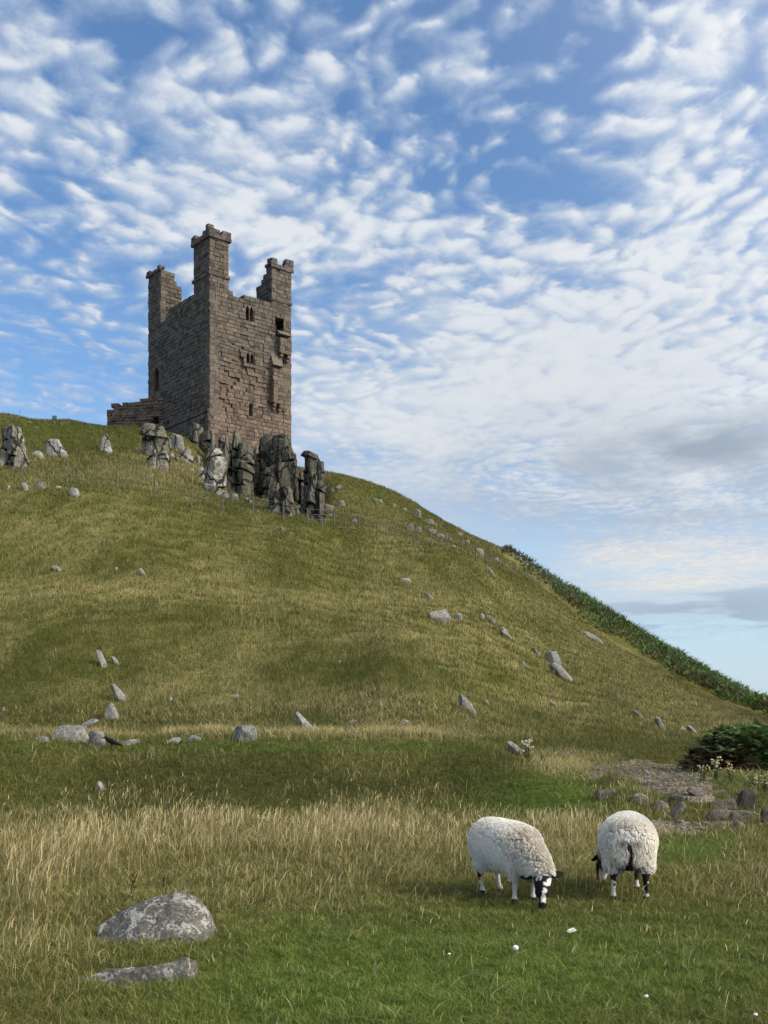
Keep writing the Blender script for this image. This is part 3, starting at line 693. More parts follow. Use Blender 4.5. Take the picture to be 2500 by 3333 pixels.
def stone(box, label, seed, name='boulder', cat='boulder', group=None, tone=1.0, lich=.55, m=None, sub=3, depth=.8, tilt=0, yaw=None, cuts=13, power=4.2, taper=.22, shear=0.0, sinkf=.55, rough=.06, lo=12, col=None, bite=.64):
    """box: left, top, right, bottom in the photograph; the stone sits on the ground seen at its foot"""
    x0, y0, x1, y1 = box; base = at((x0 + x1) / 2, y1, lo); Yv = base.y
    w = (x1 - x0) / F * Yv; h = (y1 - y0) / F * Yv; dpt = max(w * depth, h * .5)
    hh = h * (1 + sinkf)
    rs = random.Random(seed)
    if tilt: V, Fc = rockV(math.hypot(w, hh), dpt, .45 * min(w, hh), seed, sub, max(power, 4.5), cuts, rough, taper, shear, bite)
    else: V, Fc = rockV(w, dpt, hh, seed, sub, power, cuts, rough, taper, shear, bite)
    if tilt:
        V = rotm(V, 0, math.copysign(math.degrees(math.atan2(hh, w)) * .8, tilt), 0); e = V.max(0) - V.min(0); V = (V - (V.max(0) + V.min(0)) / 2) * np.array([w / e[0], dpt / e[1], hh / e[2]])
    V[:, 2] += h - hh / 2
    STONES.append((base.x, base.y, w, dpt, base.y + dpt * .32))
    o = mk(name, V, Fc, m or M_rock, None, (base.x, base.y + dpt * .32, base.z), None, None, True)
    o.rotation_euler = (0, 0, R(rs.uniform(-8, 8) if yaw is None else yaw))
    c = col or STONE_C; o.color = (c[0] * tone, c[1] * tone, c[2] * tone, lich)
    # facetted look: split the sharp edges
    o.data.set_sharp_from_angle(angle=R(24))
    return tag(o, label, cat, group)
PILL = 'rock pillars of the crag under the tower'
def prism(w, d, z0, z1, seed, k=6, bev=.09, rough=.095, tp=.0):
    """one jointed block of a rock column: an irregular polygonal prism with worn edges"""
    rs = np.random.RandomState(seed); h = z1 - z0
    an = np.sort((np.arange(k) + rs.uniform(-.28, .28, k)) * 2 * np.pi / k + rs.uniform(0, 6.28))
    cor = np.stack([np.cos(an), np.sin(an)], 1) * rs.uniform(.86, 1.08, (k, 1))
    ring = []
    for i in range(k):
        p_, q_ = cor[i], cor[(i + 1) % k]; ring += [p_ * .985] + [p_ * (1 - t_) + q_ * t_ for t_ in (.12, .3, .5, .7, .88)]
    ring = np.array(ring); m_ = len(ring); zs = np.array([0, min(.06, .12 * h)] + list(np.linspace(.2, .8, max(4, int(h / .22))) * h) + [h - min(.07, .14 * h), h])
    V = []
    for j, z in enumerate(zs):
        sc = 1.0 - tp * z / h
        if j in (0, len(zs) - 1): sc *= 1 - bev * 1.5
        V.append(np.concatenate([ring * sc, np.full((m_, 1), z)], 1))
    V.append(np.array([[0, 0, h + .03]])); V = np.concatenate(V)
    V[:, 0] *= w * .5; V[:, 1] *= d * .5; V[:, 2] += z0
    dn = n3(V, .9, seed) * rough * 3.0 + n3(V, 2.6, seed + 3) * rough * 1.5 + n3(V, 6.5, seed + 5) * rough * .9 - np.clip(.10 - np.abs(n3(V * np.array([1, 1, .5]), 1.6, seed + 6)), 0, 1) * rough * 9
    rr = np.sqrt(V[:, 0] ** 2 + V[:, 1] ** 2) + 1e-6
    V[:, :2] *= (1 + (dn / np.maximum(rr, .3)) * .8)[:, None]
    V[:, 2] += (V[:, 0] * rs.uniform(-.40, .40) + V[:, 1] * rs.uniform(-.15, .15)) + (n3(V, 1.5, seed + 7) * .08)
    Fc = [(j * m_ + i, j * m_ + (i + 1) % m_, (j + 1) * m_ + (i + 1) % m_, (j + 1) * m_ + i) for j in range(len(zs) - 1) for i in range(m_)]
    t = len(V) - 1; b0 = (len(zs) - 1) * m_
    Fc += [(b0 + i, b0 + (i + 1) % m_, t) for i in range(m_)]
    return V, Fc
def rotm(V, rx=0, ry=0, rz=0): return V @ np.array(Euler((R(rx), R(ry), R(rz))).to_matrix()).T
def pillar(box, label, seed, cols, blocks, tone, lich, Yv=None, dep=2.2, name='rock_pillar', lean=0.0, group=PILL, col=(.15, .142, .112), topfall=.25, k=7, tp=.05):
    """a stack of jointed columnar blocks: cols side by side, each broken into blocks; box as in stone()"""
    x0, y0, x1, y1 = box; base = at((x0 + x1) / 2, y1, 40); Yb = Yv or base.y
    Xc = ((x0 + x1) / 2 - CX) / F * Yb; zb = CZ + (HY - y1) / F * Yb; w = (x1 - x0) / F * Yb; h = (y1 - y0) / F * Yb
    rs = random.Random(seed); a = Acc(); cw_ = w / cols
    for i in range(cols):
        hh = h * (1 if cols == 1 or i == (seed % cols) else 1 - topfall * rs.uniform(.3, 1))
        nb = max(2, blocks + rs.choice((-1, 0, 0, 1))); cut = [0]
        for _ in range(nb): cut.append(cut[-1] + rs.uniform(.3, 1.7))
        cut = [c / cut[-1] for c in cut]; yo = rs.uniform(-.3, .3) * dep * .5; ox = oy = 0.0
        for b_ in range(nb):
            za, zb2 = -1.3 + (hh + 1.3) * cut[b_], -1.3 + (hh + 1.3) * cut[b_ + 1]
            wob = (1.12 if b_ == 0 else 1.0) - tp * b_ / nb * 2 + rs.uniform(-.20, .08); ox += rs.uniform(-.09, .09) * cw_; oy += rs.uniform(-.16, .16)
            V, Fc = prism(cw_ * 1.5 * wob, dep * wob, za, zb2, seed * 31 + i * 7 + b_, k, tp=(.34 if b_ == nb - 1 else rs.uniform(-.06, .08)))
            V = rotm(V - np.array([0, 0, za]), rs.uniform(-5, 5), rs.uniform(-5, 5), 0) + np.array([0, 0, za - .06])
            V = V + np.array([(i + .5) * cw_ - w / 2 + ox + lean * (za + zb2) / 2, yo + oy, 0])
            a.add(V, Fc)
    o = mk(name, np.concatenate(a.V), a.F, M_crag, None, (Xc, Yb + dep * .35, zb), None, None, True)
    tone = tone * (.88 if tone < 1 else .92)
    o.color = (col[0] * tone, col[1] * tone, col[2] * tone, lich); o.data.set_sharp_from_angle(angle=R(30))
    return tag(o, label, 'rock', group, 'thing')
Z7 = lambda a, b_, c, d_: (600 + .2893 * a, 1380 + .2893 * b_, 600 + .2893 * c, 1380 + .2893 * d_)
pillar(Z7(240, 265, 425, 770), 'pale lichened rock pillar with a rounded collar, leftmost of the tall crag columns', 1, 1, 3, 1.5, .74, None, 1.8)
pillar(Z7(285, 55, 440, 520), 'grey broken rock head against the tower corner, behind the pale pillar', 2, 2, 5, 1.25, .55, 95.5, 1.8)
pillar(Z7(425, 50, 600, 850), 'tall flat-faced grey rock pillar between the pale pillar and the round column', 3, 2, 4, 1.15, .35, 92.6, 2.2)
pillar(Z7(590, 190, 760, 870), 'rounded jointed rock column with pale broken top, in front of the tower', 4, 1, 6, .95, .32, 91.5, 2.2)
pillar(Z7(735, 380, 850, 900), 'dark thin rock pillar deep in the cleft beside the round column', 5, 1, 6, .62, .15, 94.0, 1.8)
pillar(Z7(820, 95, 985, 960), 'tall dark rock pillar on the right side of the black cleft', 6, 1, 5, .66, .1, 93.6, 2.2)
pillar(Z7(930, 80, 1175, 960), 'broadest dark rock pillar of the crag, shouldered like a cloaked figure', 7, 2, 5, .85, .16, 92.5, 2.6)
pillar(Z7(960, 640, 1215, 1010), 'smooth dark slab foot of the broad pillar with a pale lower edge', 8, 2, 2, .95, .34, None, 1.6)
pillar(Z7(1160, 395, 1350, 950), 'low cracked rock ledges between the broad pillar and the standing rock', 9, 3, 5, .8, .28, 95.0, 2.4)
pillar(Z7(1272, 735, 1395, 1015), 'short pale rock post at the foot of the standing rock', 10, 1, 3, 1.2, .6, None, 1.4)
pillar(Z7(1335, 290, 1500, 1020), 'lone dark standing rock topped with a square block, right end of the crag', 11, 1, 5, .62, .1, 92.2, 2.0)
pillar(Z7(1370, 505, 1570, 1070), 'stepped rock buttress leaning on the lone standing rock', 12, 2, 4, .85, .3, None, 1.8)
pillar((607, 1375, 652, 1490), 'upright grey rock slab close under the left face of the tower', 13, 1, 3, 1.1, .42, 98.0, 1.6)
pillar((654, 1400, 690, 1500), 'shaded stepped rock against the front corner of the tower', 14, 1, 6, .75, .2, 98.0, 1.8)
pillar((445, 1370, 520, 1486), 'large mottled rock stack standing before the ruined wall doorway', 15, 1, 3, 1.2, .52, None, 2.0, group='rock stacks on the upper hill')
pillar((474, 1450, 548, 1530), 'white lichened broken blocks sloping down beneath the mottled stack', 16, 2, 3, 1.7, .7, None, 1.5, group='rock stacks on the upper hill')
pillar((-12, 1378, 78, 1520), 'big split grey outcrop cut by the left edge of the picture', 17, 2, 3, 1.45, .55, None, 2.2, group='rock stacks on the upper hill', topfall=.08)
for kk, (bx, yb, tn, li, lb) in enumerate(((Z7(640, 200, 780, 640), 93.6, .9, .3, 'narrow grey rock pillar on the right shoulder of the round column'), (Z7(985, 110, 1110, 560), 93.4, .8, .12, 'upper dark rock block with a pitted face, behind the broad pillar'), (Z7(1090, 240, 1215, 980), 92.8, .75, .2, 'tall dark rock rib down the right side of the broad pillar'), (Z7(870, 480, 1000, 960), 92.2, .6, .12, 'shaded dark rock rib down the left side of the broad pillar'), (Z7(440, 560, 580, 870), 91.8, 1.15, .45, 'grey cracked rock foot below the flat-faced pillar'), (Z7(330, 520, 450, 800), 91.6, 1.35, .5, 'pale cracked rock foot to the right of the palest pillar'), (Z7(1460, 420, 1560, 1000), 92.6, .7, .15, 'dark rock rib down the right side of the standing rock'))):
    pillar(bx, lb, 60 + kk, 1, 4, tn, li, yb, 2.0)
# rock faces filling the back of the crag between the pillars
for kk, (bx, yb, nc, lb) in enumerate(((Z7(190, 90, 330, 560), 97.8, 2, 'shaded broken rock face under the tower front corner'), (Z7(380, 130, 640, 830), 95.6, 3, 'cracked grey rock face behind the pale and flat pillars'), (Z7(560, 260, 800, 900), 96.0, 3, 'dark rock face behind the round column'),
        (Z7(740, 330, 960, 930), 97.0, 3, 'rock wall toned dark for shade at the back of the cleft'), (Z7(1060, 190, 1250, 930), 95.4, 2, 'dark rock face right behind the broad pillar'), (Z7(1180, 370, 1400, 930), 96.4, 3, 'grey rock face behind the low cracked ledges'))):
    pillar(bx, lb, 40 + kk, nc, 5, .62, .12, yb, 3.0, name='crag_block', group='rock faces behind the pillars')  # low tone puts the shade of the crevices into the rock colour

for i, (bx, lb) in enumerate([((716, 1600, 748, 1624), 'pale broken block at the foot of the palest pillar'), ((750, 1604, 776, 1630), 'grey wedge of rubble under the flat-faced pillar'), ((792, 1618, 822, 1640), 'white rubble block at the foot of the round column'), ((882, 1640, 916, 1668), 'pale rubble block left of the broad pillar foot'),
        ((924, 1648, 952, 1684), 'tall white rubble shard at the foot of the broad pillar'), ((952, 1652, 976, 1676), 'grey rubble block right of the white shard'), ((1018, 1672, 1056, 1696), 'pale rubble heap under the lone standing rock'), ((1060, 1664, 1086, 1680), 'low white stone right of the rubble heap'), ((590, 1456, 622, 1486), 'cracked grey block leaning by the tower foot'), ((630, 1480, 660, 1512), 'broken pale block beside the shaded stepped rock')]):
    stone(bx, lb, 400 + i, name='rubble_block', cat='rock', group='rubble at the foot of the crag', tone=.95, lich=.55, power=5, m=M_crag, lo=45, depth=1.0)

# ------------------------------------------------------------------ boulders and stones, each placed where the photograph shows it
HILLSTONES = 'stones scattered over the grassy hill'
# upper left hill
stone((136, 1424, 222, 1488), 'cluster-shaped pale boulder with a dark notch on the upper left hill', 101, m=M_crag, tone=1.25, lich=.7, sub=4, power=4)
stone((95, 1464, 142, 1488), 'low pale stone left of the notched boulder on the upper hill', 102, tone=1.3, lich=.6)
stone((314, 1408, 368, 1472), 'upright grey slab standing alone on the slope below the ruined wall', 103, m=M_crag, tone=1.15, lich=.35, power=5, sub=4)
stone((330, 1450, 366, 1476), 'small white stone at the foot of the upright slab', 104, tone=1.4, lich=.7)
stone((545, 1408, 600, 1466), 'grey boulder against the foot of the tower left face', 105, m=M_crag, tone=1.1, lich=.5, sub=4, power=4)
stone((578, 1468, 632, 1508), 'rounded pale boulder on the grass ledge below the tower', 106, m=M_crag, tone=1.4, lich=.55, sub=4)
stone((545, 1474, 582, 1500), 'low pale boulder left of the rounded one below the tower', 107, m=M_crag, tone=1.35, lich=.55)
stone((573, 1522, 596, 1541), 'small round pale stone in the grass under the ledge', 108, tone=1.4, lich=.5)
stone((638, 1517, 672, 1556), 'smooth pale block left of the first tall pillar', 109, m=M_crag, tone=1.3, lich=.4, power=5)
stone((614, 1523, 632, 1536), 'tiny pale stone beside the smooth block', 110, tone=1.3, lich=.5)
stone((650, 1566, 674, 1585), 'white stone in the grass below the smooth block', 111, tone=1.4, lich=.6)
stone((674, 1560, 706, 1600), 'white wedge of rock at the foot of the palest pillar', 112, m=M_crag, tone=1.5, lich=.7, power=4)
stone((106, 1566, 156, 1590), 'dark and white stone pair under the fence on the left', 113, tone=.9, lich=.6)
stone((62, 1568, 92, 1596), 'pale stone below the leftmost stake', 114, tone=1.2, lich=.6)
stone((177, 1580, 199, 1593), 'flat white stone left of the two-tier white block', 115, tone=1.5, lich=.6)
stone((215, 1583, 258, 1613), 'white two-tier block just below the fence on the left', 116, m=M_crag, tone=1.5, lich=.75, power=5, sub=4)
stone((18, 1580, 34, 1592), 'tiny white stone at the left edge below the fence', 117, tone=1.5, lich=.6)
# right of the crag
CR = 'pale stones on the slope right of the crag'
for i, (bx, lb) in enumerate([((1051, 1630, 1090, 1664), 'big pale boulder touching the right foot of the crag'), ((1098, 1618, 1124, 1650), 'upright pale stone right of the big pale boulder'), ((1092, 1570, 1112, 1592), 'round stone high up beside the crag'),
        ((1044, 1574, 1066, 1600), 'pale stone close behind the standing rock'), ((1068, 1582, 1088, 1608), 'small block between standing rock and slope'), ((1212, 1614, 1232, 1632), 'pale stone on the upper slope, left of a pair'), ((1228, 1620, 1246, 1638), 'pale stone on the upper slope, right of a pair'),
        ((1144, 1680, 1163, 1703), 'leaning white stone above the fence'), ((906, 1708, 928, 1729), 'pale triangular stone just below the fence under the crag'), ((940, 1730, 955, 1742), 'small pale stone below the fence right of the triangular one'),
        ((1344, 1648, 1372, 1683), 'tall pale boulder near the skyline'), ((1322, 1694, 1348, 1730), 'rounded white boulder above the fence'), ((1346, 1706, 1376, 1732), 'white boulder right beside the rounded one'), ((1377, 1680, 1416, 1706), 'dark cracked ledge near the skyline'),
        ((1394, 1714, 1422, 1738), 'pale ledge stone above the fence, upper one'), ((1418, 1726, 1450, 1752), 'pale ledge stone above the fence, lower one'), ((1452, 1744, 1476, 1760), 'small grey stone following the ledge'), ((1486, 1728, 1507, 1746), 'grey stone on the skyline above the ledge'),
        ((1508, 1750, 1532, 1771), 'white stone on the skyline right of the ledge'), ((1544, 1774, 1578, 1804), 'large pale stone on the right skyline above the fence'), ((1270, 1634, 1296, 1650), 'low grey stone between the pair and the skyline boulder'), ((1306, 1648, 1326, 1664), 'low dark stone left of the skyline boulder'),
        ((1600, 1808, 1626, 1828), 'half hidden stone low on the right skyline'), ((1466, 1770, 1486, 1784), 'tiny stone just above the fence on the right')]):
    bx = (bx[0], bx[3] - .75 * (bx[3] - bx[1]), bx[2], bx[3])
    stone(bx, lb + ', right of the crag' if len(lb) < 50 else lb, 130 + i, tone=1.0 if i % 4 else .75, lich=.5, group=CR, power=3.4, lo=45)
# middle of the hill
mid = [((309, 2114, 353, 2172), 'leaning pale stone high on the left of the hill', dict(tilt=35, power=4, tone=1.2, lich=.6, taper=.35)), ((360, 2136, 390, 2163), 'thin white sliver of stone beside the leaning stone', dict(tilt=40, tone=1.4, depth=.5)),
       ((354, 2224, 416, 2281), 'square grey slab tilted out of the turf on the left', dict(power=7, tilt=10, tone=1.1, lich=.5, sub=4, cuts=4)), ((315, 2288, 399, 2344), 'pale triangular boulder on the left slope', dict(taper=.86, tone=1.15, lich=.6, sub=4, cuts=4, power=5)),
       ((228, 2340, 320, 2378), 'flat upper stone of the cluster behind the crow', dict(tilt=-8, tone=1.1, lich=.5, sub=4)), ((157, 2362, 284, 2412), 'long flat-topped pale stone of the cluster left of the crow', dict(power=6, tone=1.15, lich=.6, sub=4, cuts=5)),
       ((281, 2380, 340, 2434), 'mottled block right beside the black crow', dict(power=5, tone=1.1, lich=.55, sub=4)), ((105, 2397, 158, 2412), 'low flat stone left of the stone cluster', dict(tone=1.2)), ((386, 2407, 456, 2424), 'low white stone just right of the crow', dict(tone=1.4, lich=.7)),
       ((537, 2401, 596, 2421), 'small pale stone on the bank crest, left of a flat one', dict(tone=1.2, lich=.6)), ((600, 2393, 660, 2414), 'flat pale stone on the crest of the bank', dict(tone=1.25, lich=.6)), ((750, 2362, 839, 2413), 'squarish grey boulder just behind the bank', dict(power=5, tone=1.0, lich=.5, sub=4)),
       ((958, 2316, 1036, 2387), 'long tilted pale stone half sunk in the hollow', dict(tilt=42, tone=1.2, lich=.6, sub=4, depth=.6)), ((549, 2265, 562, 2283), 'tiny upright white stone in the middle of the left slope', dict(tone=1.6, lich=.7)), ((750, 2261, 779, 2275), 'low white stone on the slope above the squarish boulder', dict(tone=1.5)),
       ((298, 2544, 342, 2578), 'pale corner of stone poking out of the dark bank', dict(tone=1.2, lich=.5)), ((1123, 2343, 1168, 2361), 'flat whitish stone right of the tilted stone', dict(tone=1.4, lich=.7)), ((1300, 2342, 1339, 2364), 'pale stone in the grass at the middle foot of the hill', dict(tone=1.3)),
       ((1492, 2258, 1561, 2321), 'long grey slab slanting down the slope, right of centre', dict(tilt=40, tone=1.1, lich=.4, depth=.5, sub=4)), ((1650, 2412, 1712, 2458), 'pale slanting stone among weeds behind the bank', dict(tilt=32, tone=1.15, lich=.4)), ((1790, 2282, 1820, 2300), 'thin whitish stone on the right slope', dict(tilt=25, tone=1.4)),
       ((2006, 2258, 2030, 2276), 'small slanted stone high on the right slope', dict(tilt=30, tone=1.2)), ((2060, 2310, 2094, 2336), 'grey slanted stone left of the long pale one', dict(tilt=30, tone=1.0)), ((2133, 2333, 2180, 2376), 'long pale curved stone slanting down to the path', dict(tilt=45, tone=1.2, depth=.5, sub=4)),
       ((2210, 2364, 2236, 2384), 'mottled stone left of the bracken bush', dict(tone=1.2, lich=.6)), ((2237, 2360, 2273, 2388), 'larger mottled stone near the bracken bush', dict(tone=1.2, lich=.65, tilt=25)), ((1832, 2446, 1860, 2462), 'pale stone at the hill foot left of the path', dict(tone=1.2)),
       ((1386, 1982, 1474, 2026), 'largest pale outcrop in the middle of the hill', dict(tone=1.25, lich=.65, sub=4, power=4)), ((1474, 1994, 1508, 2018), 'small pale stone right of the largest outcrop', dict(tone=1.3)), ((1560, 1996, 1580, 2014), 'small stone left of the flat pair on the right hill', dict(tone=1.2)),
       ((1580, 2000, 1616, 2028), 'slanting flat grey stone on the right of the hill', dict(tilt=28, tone=1.15)), ((1626, 2040, 1669, 2078), 'white wedge-shaped stone on the right of the hill', dict(tilt=35, tone=1.5, lich=.7)), ((1903, 2054, 1962, 2086), 'flat pale stone below the dark bracken slope', dict(tilt=25, tone=1.25)),
       ((1298, 1880, 1343, 1897), 'low pale stone in the upper middle of the hill', dict(tone=1.25)), ((1380, 1928, 1415, 1952), 'thin slanting pale stone above the largest outcrop', dict(tilt=32, tone=1.2, depth=.4)), ((1733, 2108, 1762, 2132), 'upper left stone of the rocky heap on the right hill', dict(tone=1.0, tilt=20)),
       ((1768, 2118, 1836, 2166), 'big cracked stone of the rocky heap on the right hill', dict(tone=1.05, lich=.5, sub=4, power=4)), ((1790, 2156, 1870, 2210), 'lower stone of the rocky heap on the right hill', dict(tone=1.1, lich=.55, tilt=30, sub=4)), ((166, 1838, 204, 1858), 'slanting pale stone on the far left upper hill', dict(tilt=20, tone=1.2)),
       ((452, 1848, 476, 1871), 'pale stone on the upper left of the hill, below the fence', dict(tone=1.25, tilt=25)), ((1588, 1846, 1618, 1878), 'thin pale stone under the fence on the right', dict(tilt=45, tone=1.2, depth=.4)), ((370, 1846, 384, 1856), 'tiny pale stone on the upper left of the hill', dict(tone=1.2)),
       ((4, 2300, 18, 2316), 'tiny white stone at the left edge of the hill', dict(tone=1.6, lich=.7)), ((1100, 2150, 1112, 2160), 'tiny pale stone in the centre of the hill', dict(tone=1.3)), ((640, 1928, 656, 1938), 'tiny pale stone on the straw band of the hill', dict(tone=1.2)), ((1690, 2150, 1718, 2172), 'thin pale sliver left of the rocky heap', dict(tilt=35, tone=1.2, depth=.4)),
       ((880, 2272, 894, 2283), 'tiny grey stone above the tilted stone', dict(tone=1.2)), ((1575, 2278, 1592, 2292), 'small white stone right of the long grey slab', dict(tone=1.4)), ((1350, 2322, 1374, 2336), 'thin white stone above the pale stone at the hill foot', dict(tilt=15, tone=1.4))]
for i, (bx, lb, kw) in enumerate(mid): stone(bx, lb, 200 + i, group=HILLSTONES, **kw)
# the two stones in the foreground
def fore(name, label, prof, Yb, dep, seed, tone, lich, z0=0.0, back=.45):
    """a low boulder from its outline: prof = (px, top py) along its length; foot at distance Yb"""
    xs = [(q[0] - CX) / F * (Yb + .22) for q in prof]; zs = [CZ + (HY - q[1]) / F * Yb for q in prof]
    n_u, n_v = 90, 44; U = np.linspace(0, 1, n_u); V_ = []
    xq = np.interp(U, np.linspace(0, 1, len(xs)), xs); zq = np.interp(xq, xs, zs); g0 = float(hz(np.mean(xs), Yb)) - .10
    for j in range(n_v):
        v = j / (n_v - 1)                          # 0 front foot .. 1 back foot
        t = min(1.0, v / (back + .12)) ** .8 if v < back + .15 else math.cos(max(0, (v - back - .15) / (1 - back - .15)) * math.pi / 2)
        e = np.sin(np.pi * np.clip(U, .0, 1)) ** .35
        z = g0 + (zq - g0) * t * np.where((U == 0) | (U == 1), 0, 1)
        y = Yb + dep * (v - .12) * (.35 + .65 * e) + dep * .5 * (1 - e) * .6
        V_.append(np.stack([xq, np.broadcast_to(y, xq.shape), z], 1))
    V = np.concatenate(V_)
    nn = (fbm(V[:, 0] * 5, V[:, 1] * 5 + V[:, 2] * 4, seed, 5, .55) - .5)
    st = np.abs(fbm(V[:, 0] * 3 + 7, V[:, 1] * 9, seed + 4, 3) - .5)
    V[:, 2] += nn * .085 - st * .09; V[:, 1] += (fbm(V[:, 0] * 7, V[:, 2] * 7, seed + 2, 4) - .5) * .10; V[:, 0] += (fbm(V[:, 1] * 6, V[:, 2] * 6, seed + 3, 3) - .5) * .03
    Fc = [(j * n_u + i, j * n_u + i + 1, (j + 1) * n_u + i + 1, (j + 1) * n_u + i) for j in range(n_v - 1) for i in range(n_u - 1)]
    c0 = np.array([np.mean(xs), Yb + dep * .4, g0]); o = mk(name, V - c0, Fc, M_near, None, tuple(c0), None, None, True)
    o.data.set_sharp_from_angle(angle=R(32))
    o.color = (.175 * tone, .165 * tone, .145 * tone, lich); return tag(o, label, 'boulder')
fore('boulder', 'large grey lichen-spotted boulder with a humped top in the foreground grass', [(306, 3070), (316, 3034), (352, 3004), (404, 2978), (456, 2954), (504, 2936), (545, 2927), (585, 2926), (620, 2932), (650, 2950), (670, 2976), (682, 3004), (690, 3028), (708, 3050)], 7.42, .60, 7, .8, .72, back=.5)
fore('boulder', 'long low flaky grey stone lying in front of the humped boulder', [(176, 3236), (215, 3214), (270, 3202), (340, 3186), (410, 3170), (480, 3156), (540, 3140), (590, 3126), (624, 3122), (648, 3136)], 6.32, .36, 17, .8, .68, back=.3)

# the stones of the step in the path on the right
ST = 'stones of the step where the path climbs'
for i, (bx, lb, kw) in enumerate([((2046, 2584, 2118, 2616), 'rounded pale stone of the step, nearest the bank', dict(tone=1.15, power=3.6)), ((2122, 2606, 2186, 2640), 'wedge-shaped pinkish stone of the step', dict(tone=1.1, power=6, taper=.4, cuts=5)), ((2160, 2608, 2236, 2670), 'slab leaning against the step, long and grey', dict(tilt=-34, tone=1.0, depth=.5)),
        ((2178, 2590, 2234, 2624), 'dark mossy stone behind the leaning slab', dict(tone=.55)), ((2240, 2566, 2300, 2596), 'slanting pale slab at the top of the step', dict(tilt=22, tone=1.1)), ((2310, 2600, 2420, 2632), 'flat-topped brown slab beside the dark pointed stone', dict(power=6, tone=.95)),
        ((2400, 2572, 2478, 2632), 'dark pointed stone rising at the end of the flat slab', dict(tone=.5, taper=.4, power=5)), ((2290, 2638, 2505, 2670), 'long low ledge of grey rock along the path', dict(power=6, tone=.9, depth=.25)), ((2368, 2650, 2426, 2684), 'small pointed stone in front of the long ledge', dict(tone=.85, taper=.5)),
        ((2388, 2674, 2430, 2700), 'flat stone at the path edge below the ledge', dict(tone=.9)), ((1936, 2572, 2016, 2598), 'flat slab at the end of the green bank', dict(tone=.9, power=5)), ((2462, 2680, 2490, 2694), 'small pale stone at the right edge by the path', dict(tone=1.3)), ((2480, 2630, 2540, 2690), 'brown stone cut by the right edge by the path', dict(tone=.8)),
        ((2196, 2504, 2222, 2516), 'tiny pale stone on the turf beside the upper path', dict(tone=1.3))]):
    stone(bx, lb, 300 + i, group=ST, m=M_rock, sub=4, lich=.3, col=(.165, .145, .12), sinkf=.6, rough=.03, lo=9, cuts=6, **{'power': 7, **{k_: v_ for k_, v_ in kw.items() if k_ != 'cuts'}})

# ------------------------------------------------------------------ trodden path and its loose stones
def path_patch(name, lines, seed):
    pts = [[(at(a, b_, 9), w) for a, b_, w in ln] for ln in lines]
    xs = [q.x for l in pts for q, w in l]; ys = [q.y for l in pts for q, w in l]
    gx = np.arange(min(xs) - 2, max(xs) + 2, .07); gy = np.arange(min(ys) - 2, max(ys) + 2, .09); Xg, Yg = np.meshgrid(gx, gy)
    D = np.full(Xg.shape, 9.0)
    for l in pts:
        for (p_, w0), (q_, w1) in zip(l[:-1], l[1:]):
            dx, dy = q_.x - p_.x, q_.y - p_.y; t = np.clip(((Xg - p_.x) * dx + (Yg - p_.y) * dy) / max(dx * dx + dy * dy, 1e-6), 0, 1)
            D = np.minimum(D, np.hypot(Xg - p_.x - t * dx, Yg - p_.y - t * dy) - (w0 + (w1 - w0) * t) / 2)
    D = D + (fbm(Xg * 1.7, Yg * 1.3, seed) - .5) * .7
    Zg = hz(Xg, Yg) + .02 - .05 * sstep(D, -.12, .05); keep = D < 0.03
    ii = np.arange(Xg.size).reshape(Xg.shape); k4 = keep[:-1, :-1] & keep[1:, :-1] & keep[:-1, 1:] & keep[1:, 1:]
    Fq = np.stack([ii[:-1, :-1], ii[:-1, 1:], ii[1:, 1:], ii[1:, :-1]], -1)[k4]
    used = np.unique(Fq); rm = np.zeros(Xg.size, int); rm[used] = np.arange(len(used))
    P = np.stack([Xg.ravel(), Yg.ravel(), Zg.ravel()], 1)[used]
    tag(mk(name, P, rm[Fq], M_path, smooth=True), kind='structure')
    return P, D.ravel()[used]
PTH = []
PTH.append(path_patch('path', [[(1925, 2535, .5), (1960, 2506, .7), (2020, 2488, .8), (2100, 2478, .8)], [(2080, 2488, 1.6), (2130, 2510, 2.2), (2170, 2545, 1.7), (2230, 2572, 1.2), (2290, 2592, .7)]], 5))
PTH.append(path_patch('path', [[(2150, 2722, .5), (2190, 2700, 1.1), (2260, 2688, 1.1), (2340, 2680, .9), (2410, 2676, .5)]], 6))
PTH.append(path_patch('path', [[(2225, 2484, .5), (2290, 2466, .7), (2330, 2456, .4)]], 7))
rs = np.random.RandomState(3); a_all = []; ga = Acc(); base_ico = ICO[2]
for P, D in PTH:
    n_ = int(min(1300, len(P) * .4)); w = np.clip(-D, 0, .6) + .05; w /= w.sum()
    for i in rs.choice(len(P), n_, p=w):
        s_ = .010 + .045 * rs.random() ** 4; V = base_ico[0] * np.array([s_ * rs.uniform(.8, 1.7), s_ * rs.uniform(.7, 1.2), s_ * rs.uniform(.4, .8)])
        th = rs.uniform(0, 6.28); c_, s2 = math.cos(th), math.sin(th); V = V @ np.array([[c_, s2, 0], [-s2, c_, 0], [0, 0, 1]]) * (1 + .25 * (rs.random((len(V), 1)) - .5))
        k = rs.uniform(.5, 1.4); a_all.append((V + P[i] + np.array([rs.uniform(-.05, .05), rs.uniform(-.05, .05), s_ * .2]), np.array((.17, .15, .125)) * k))
for V, c in a_all: ga.add(V, base_ico[1], c)
tag(ga.out('gravel', M_gravel), kind='stuff')

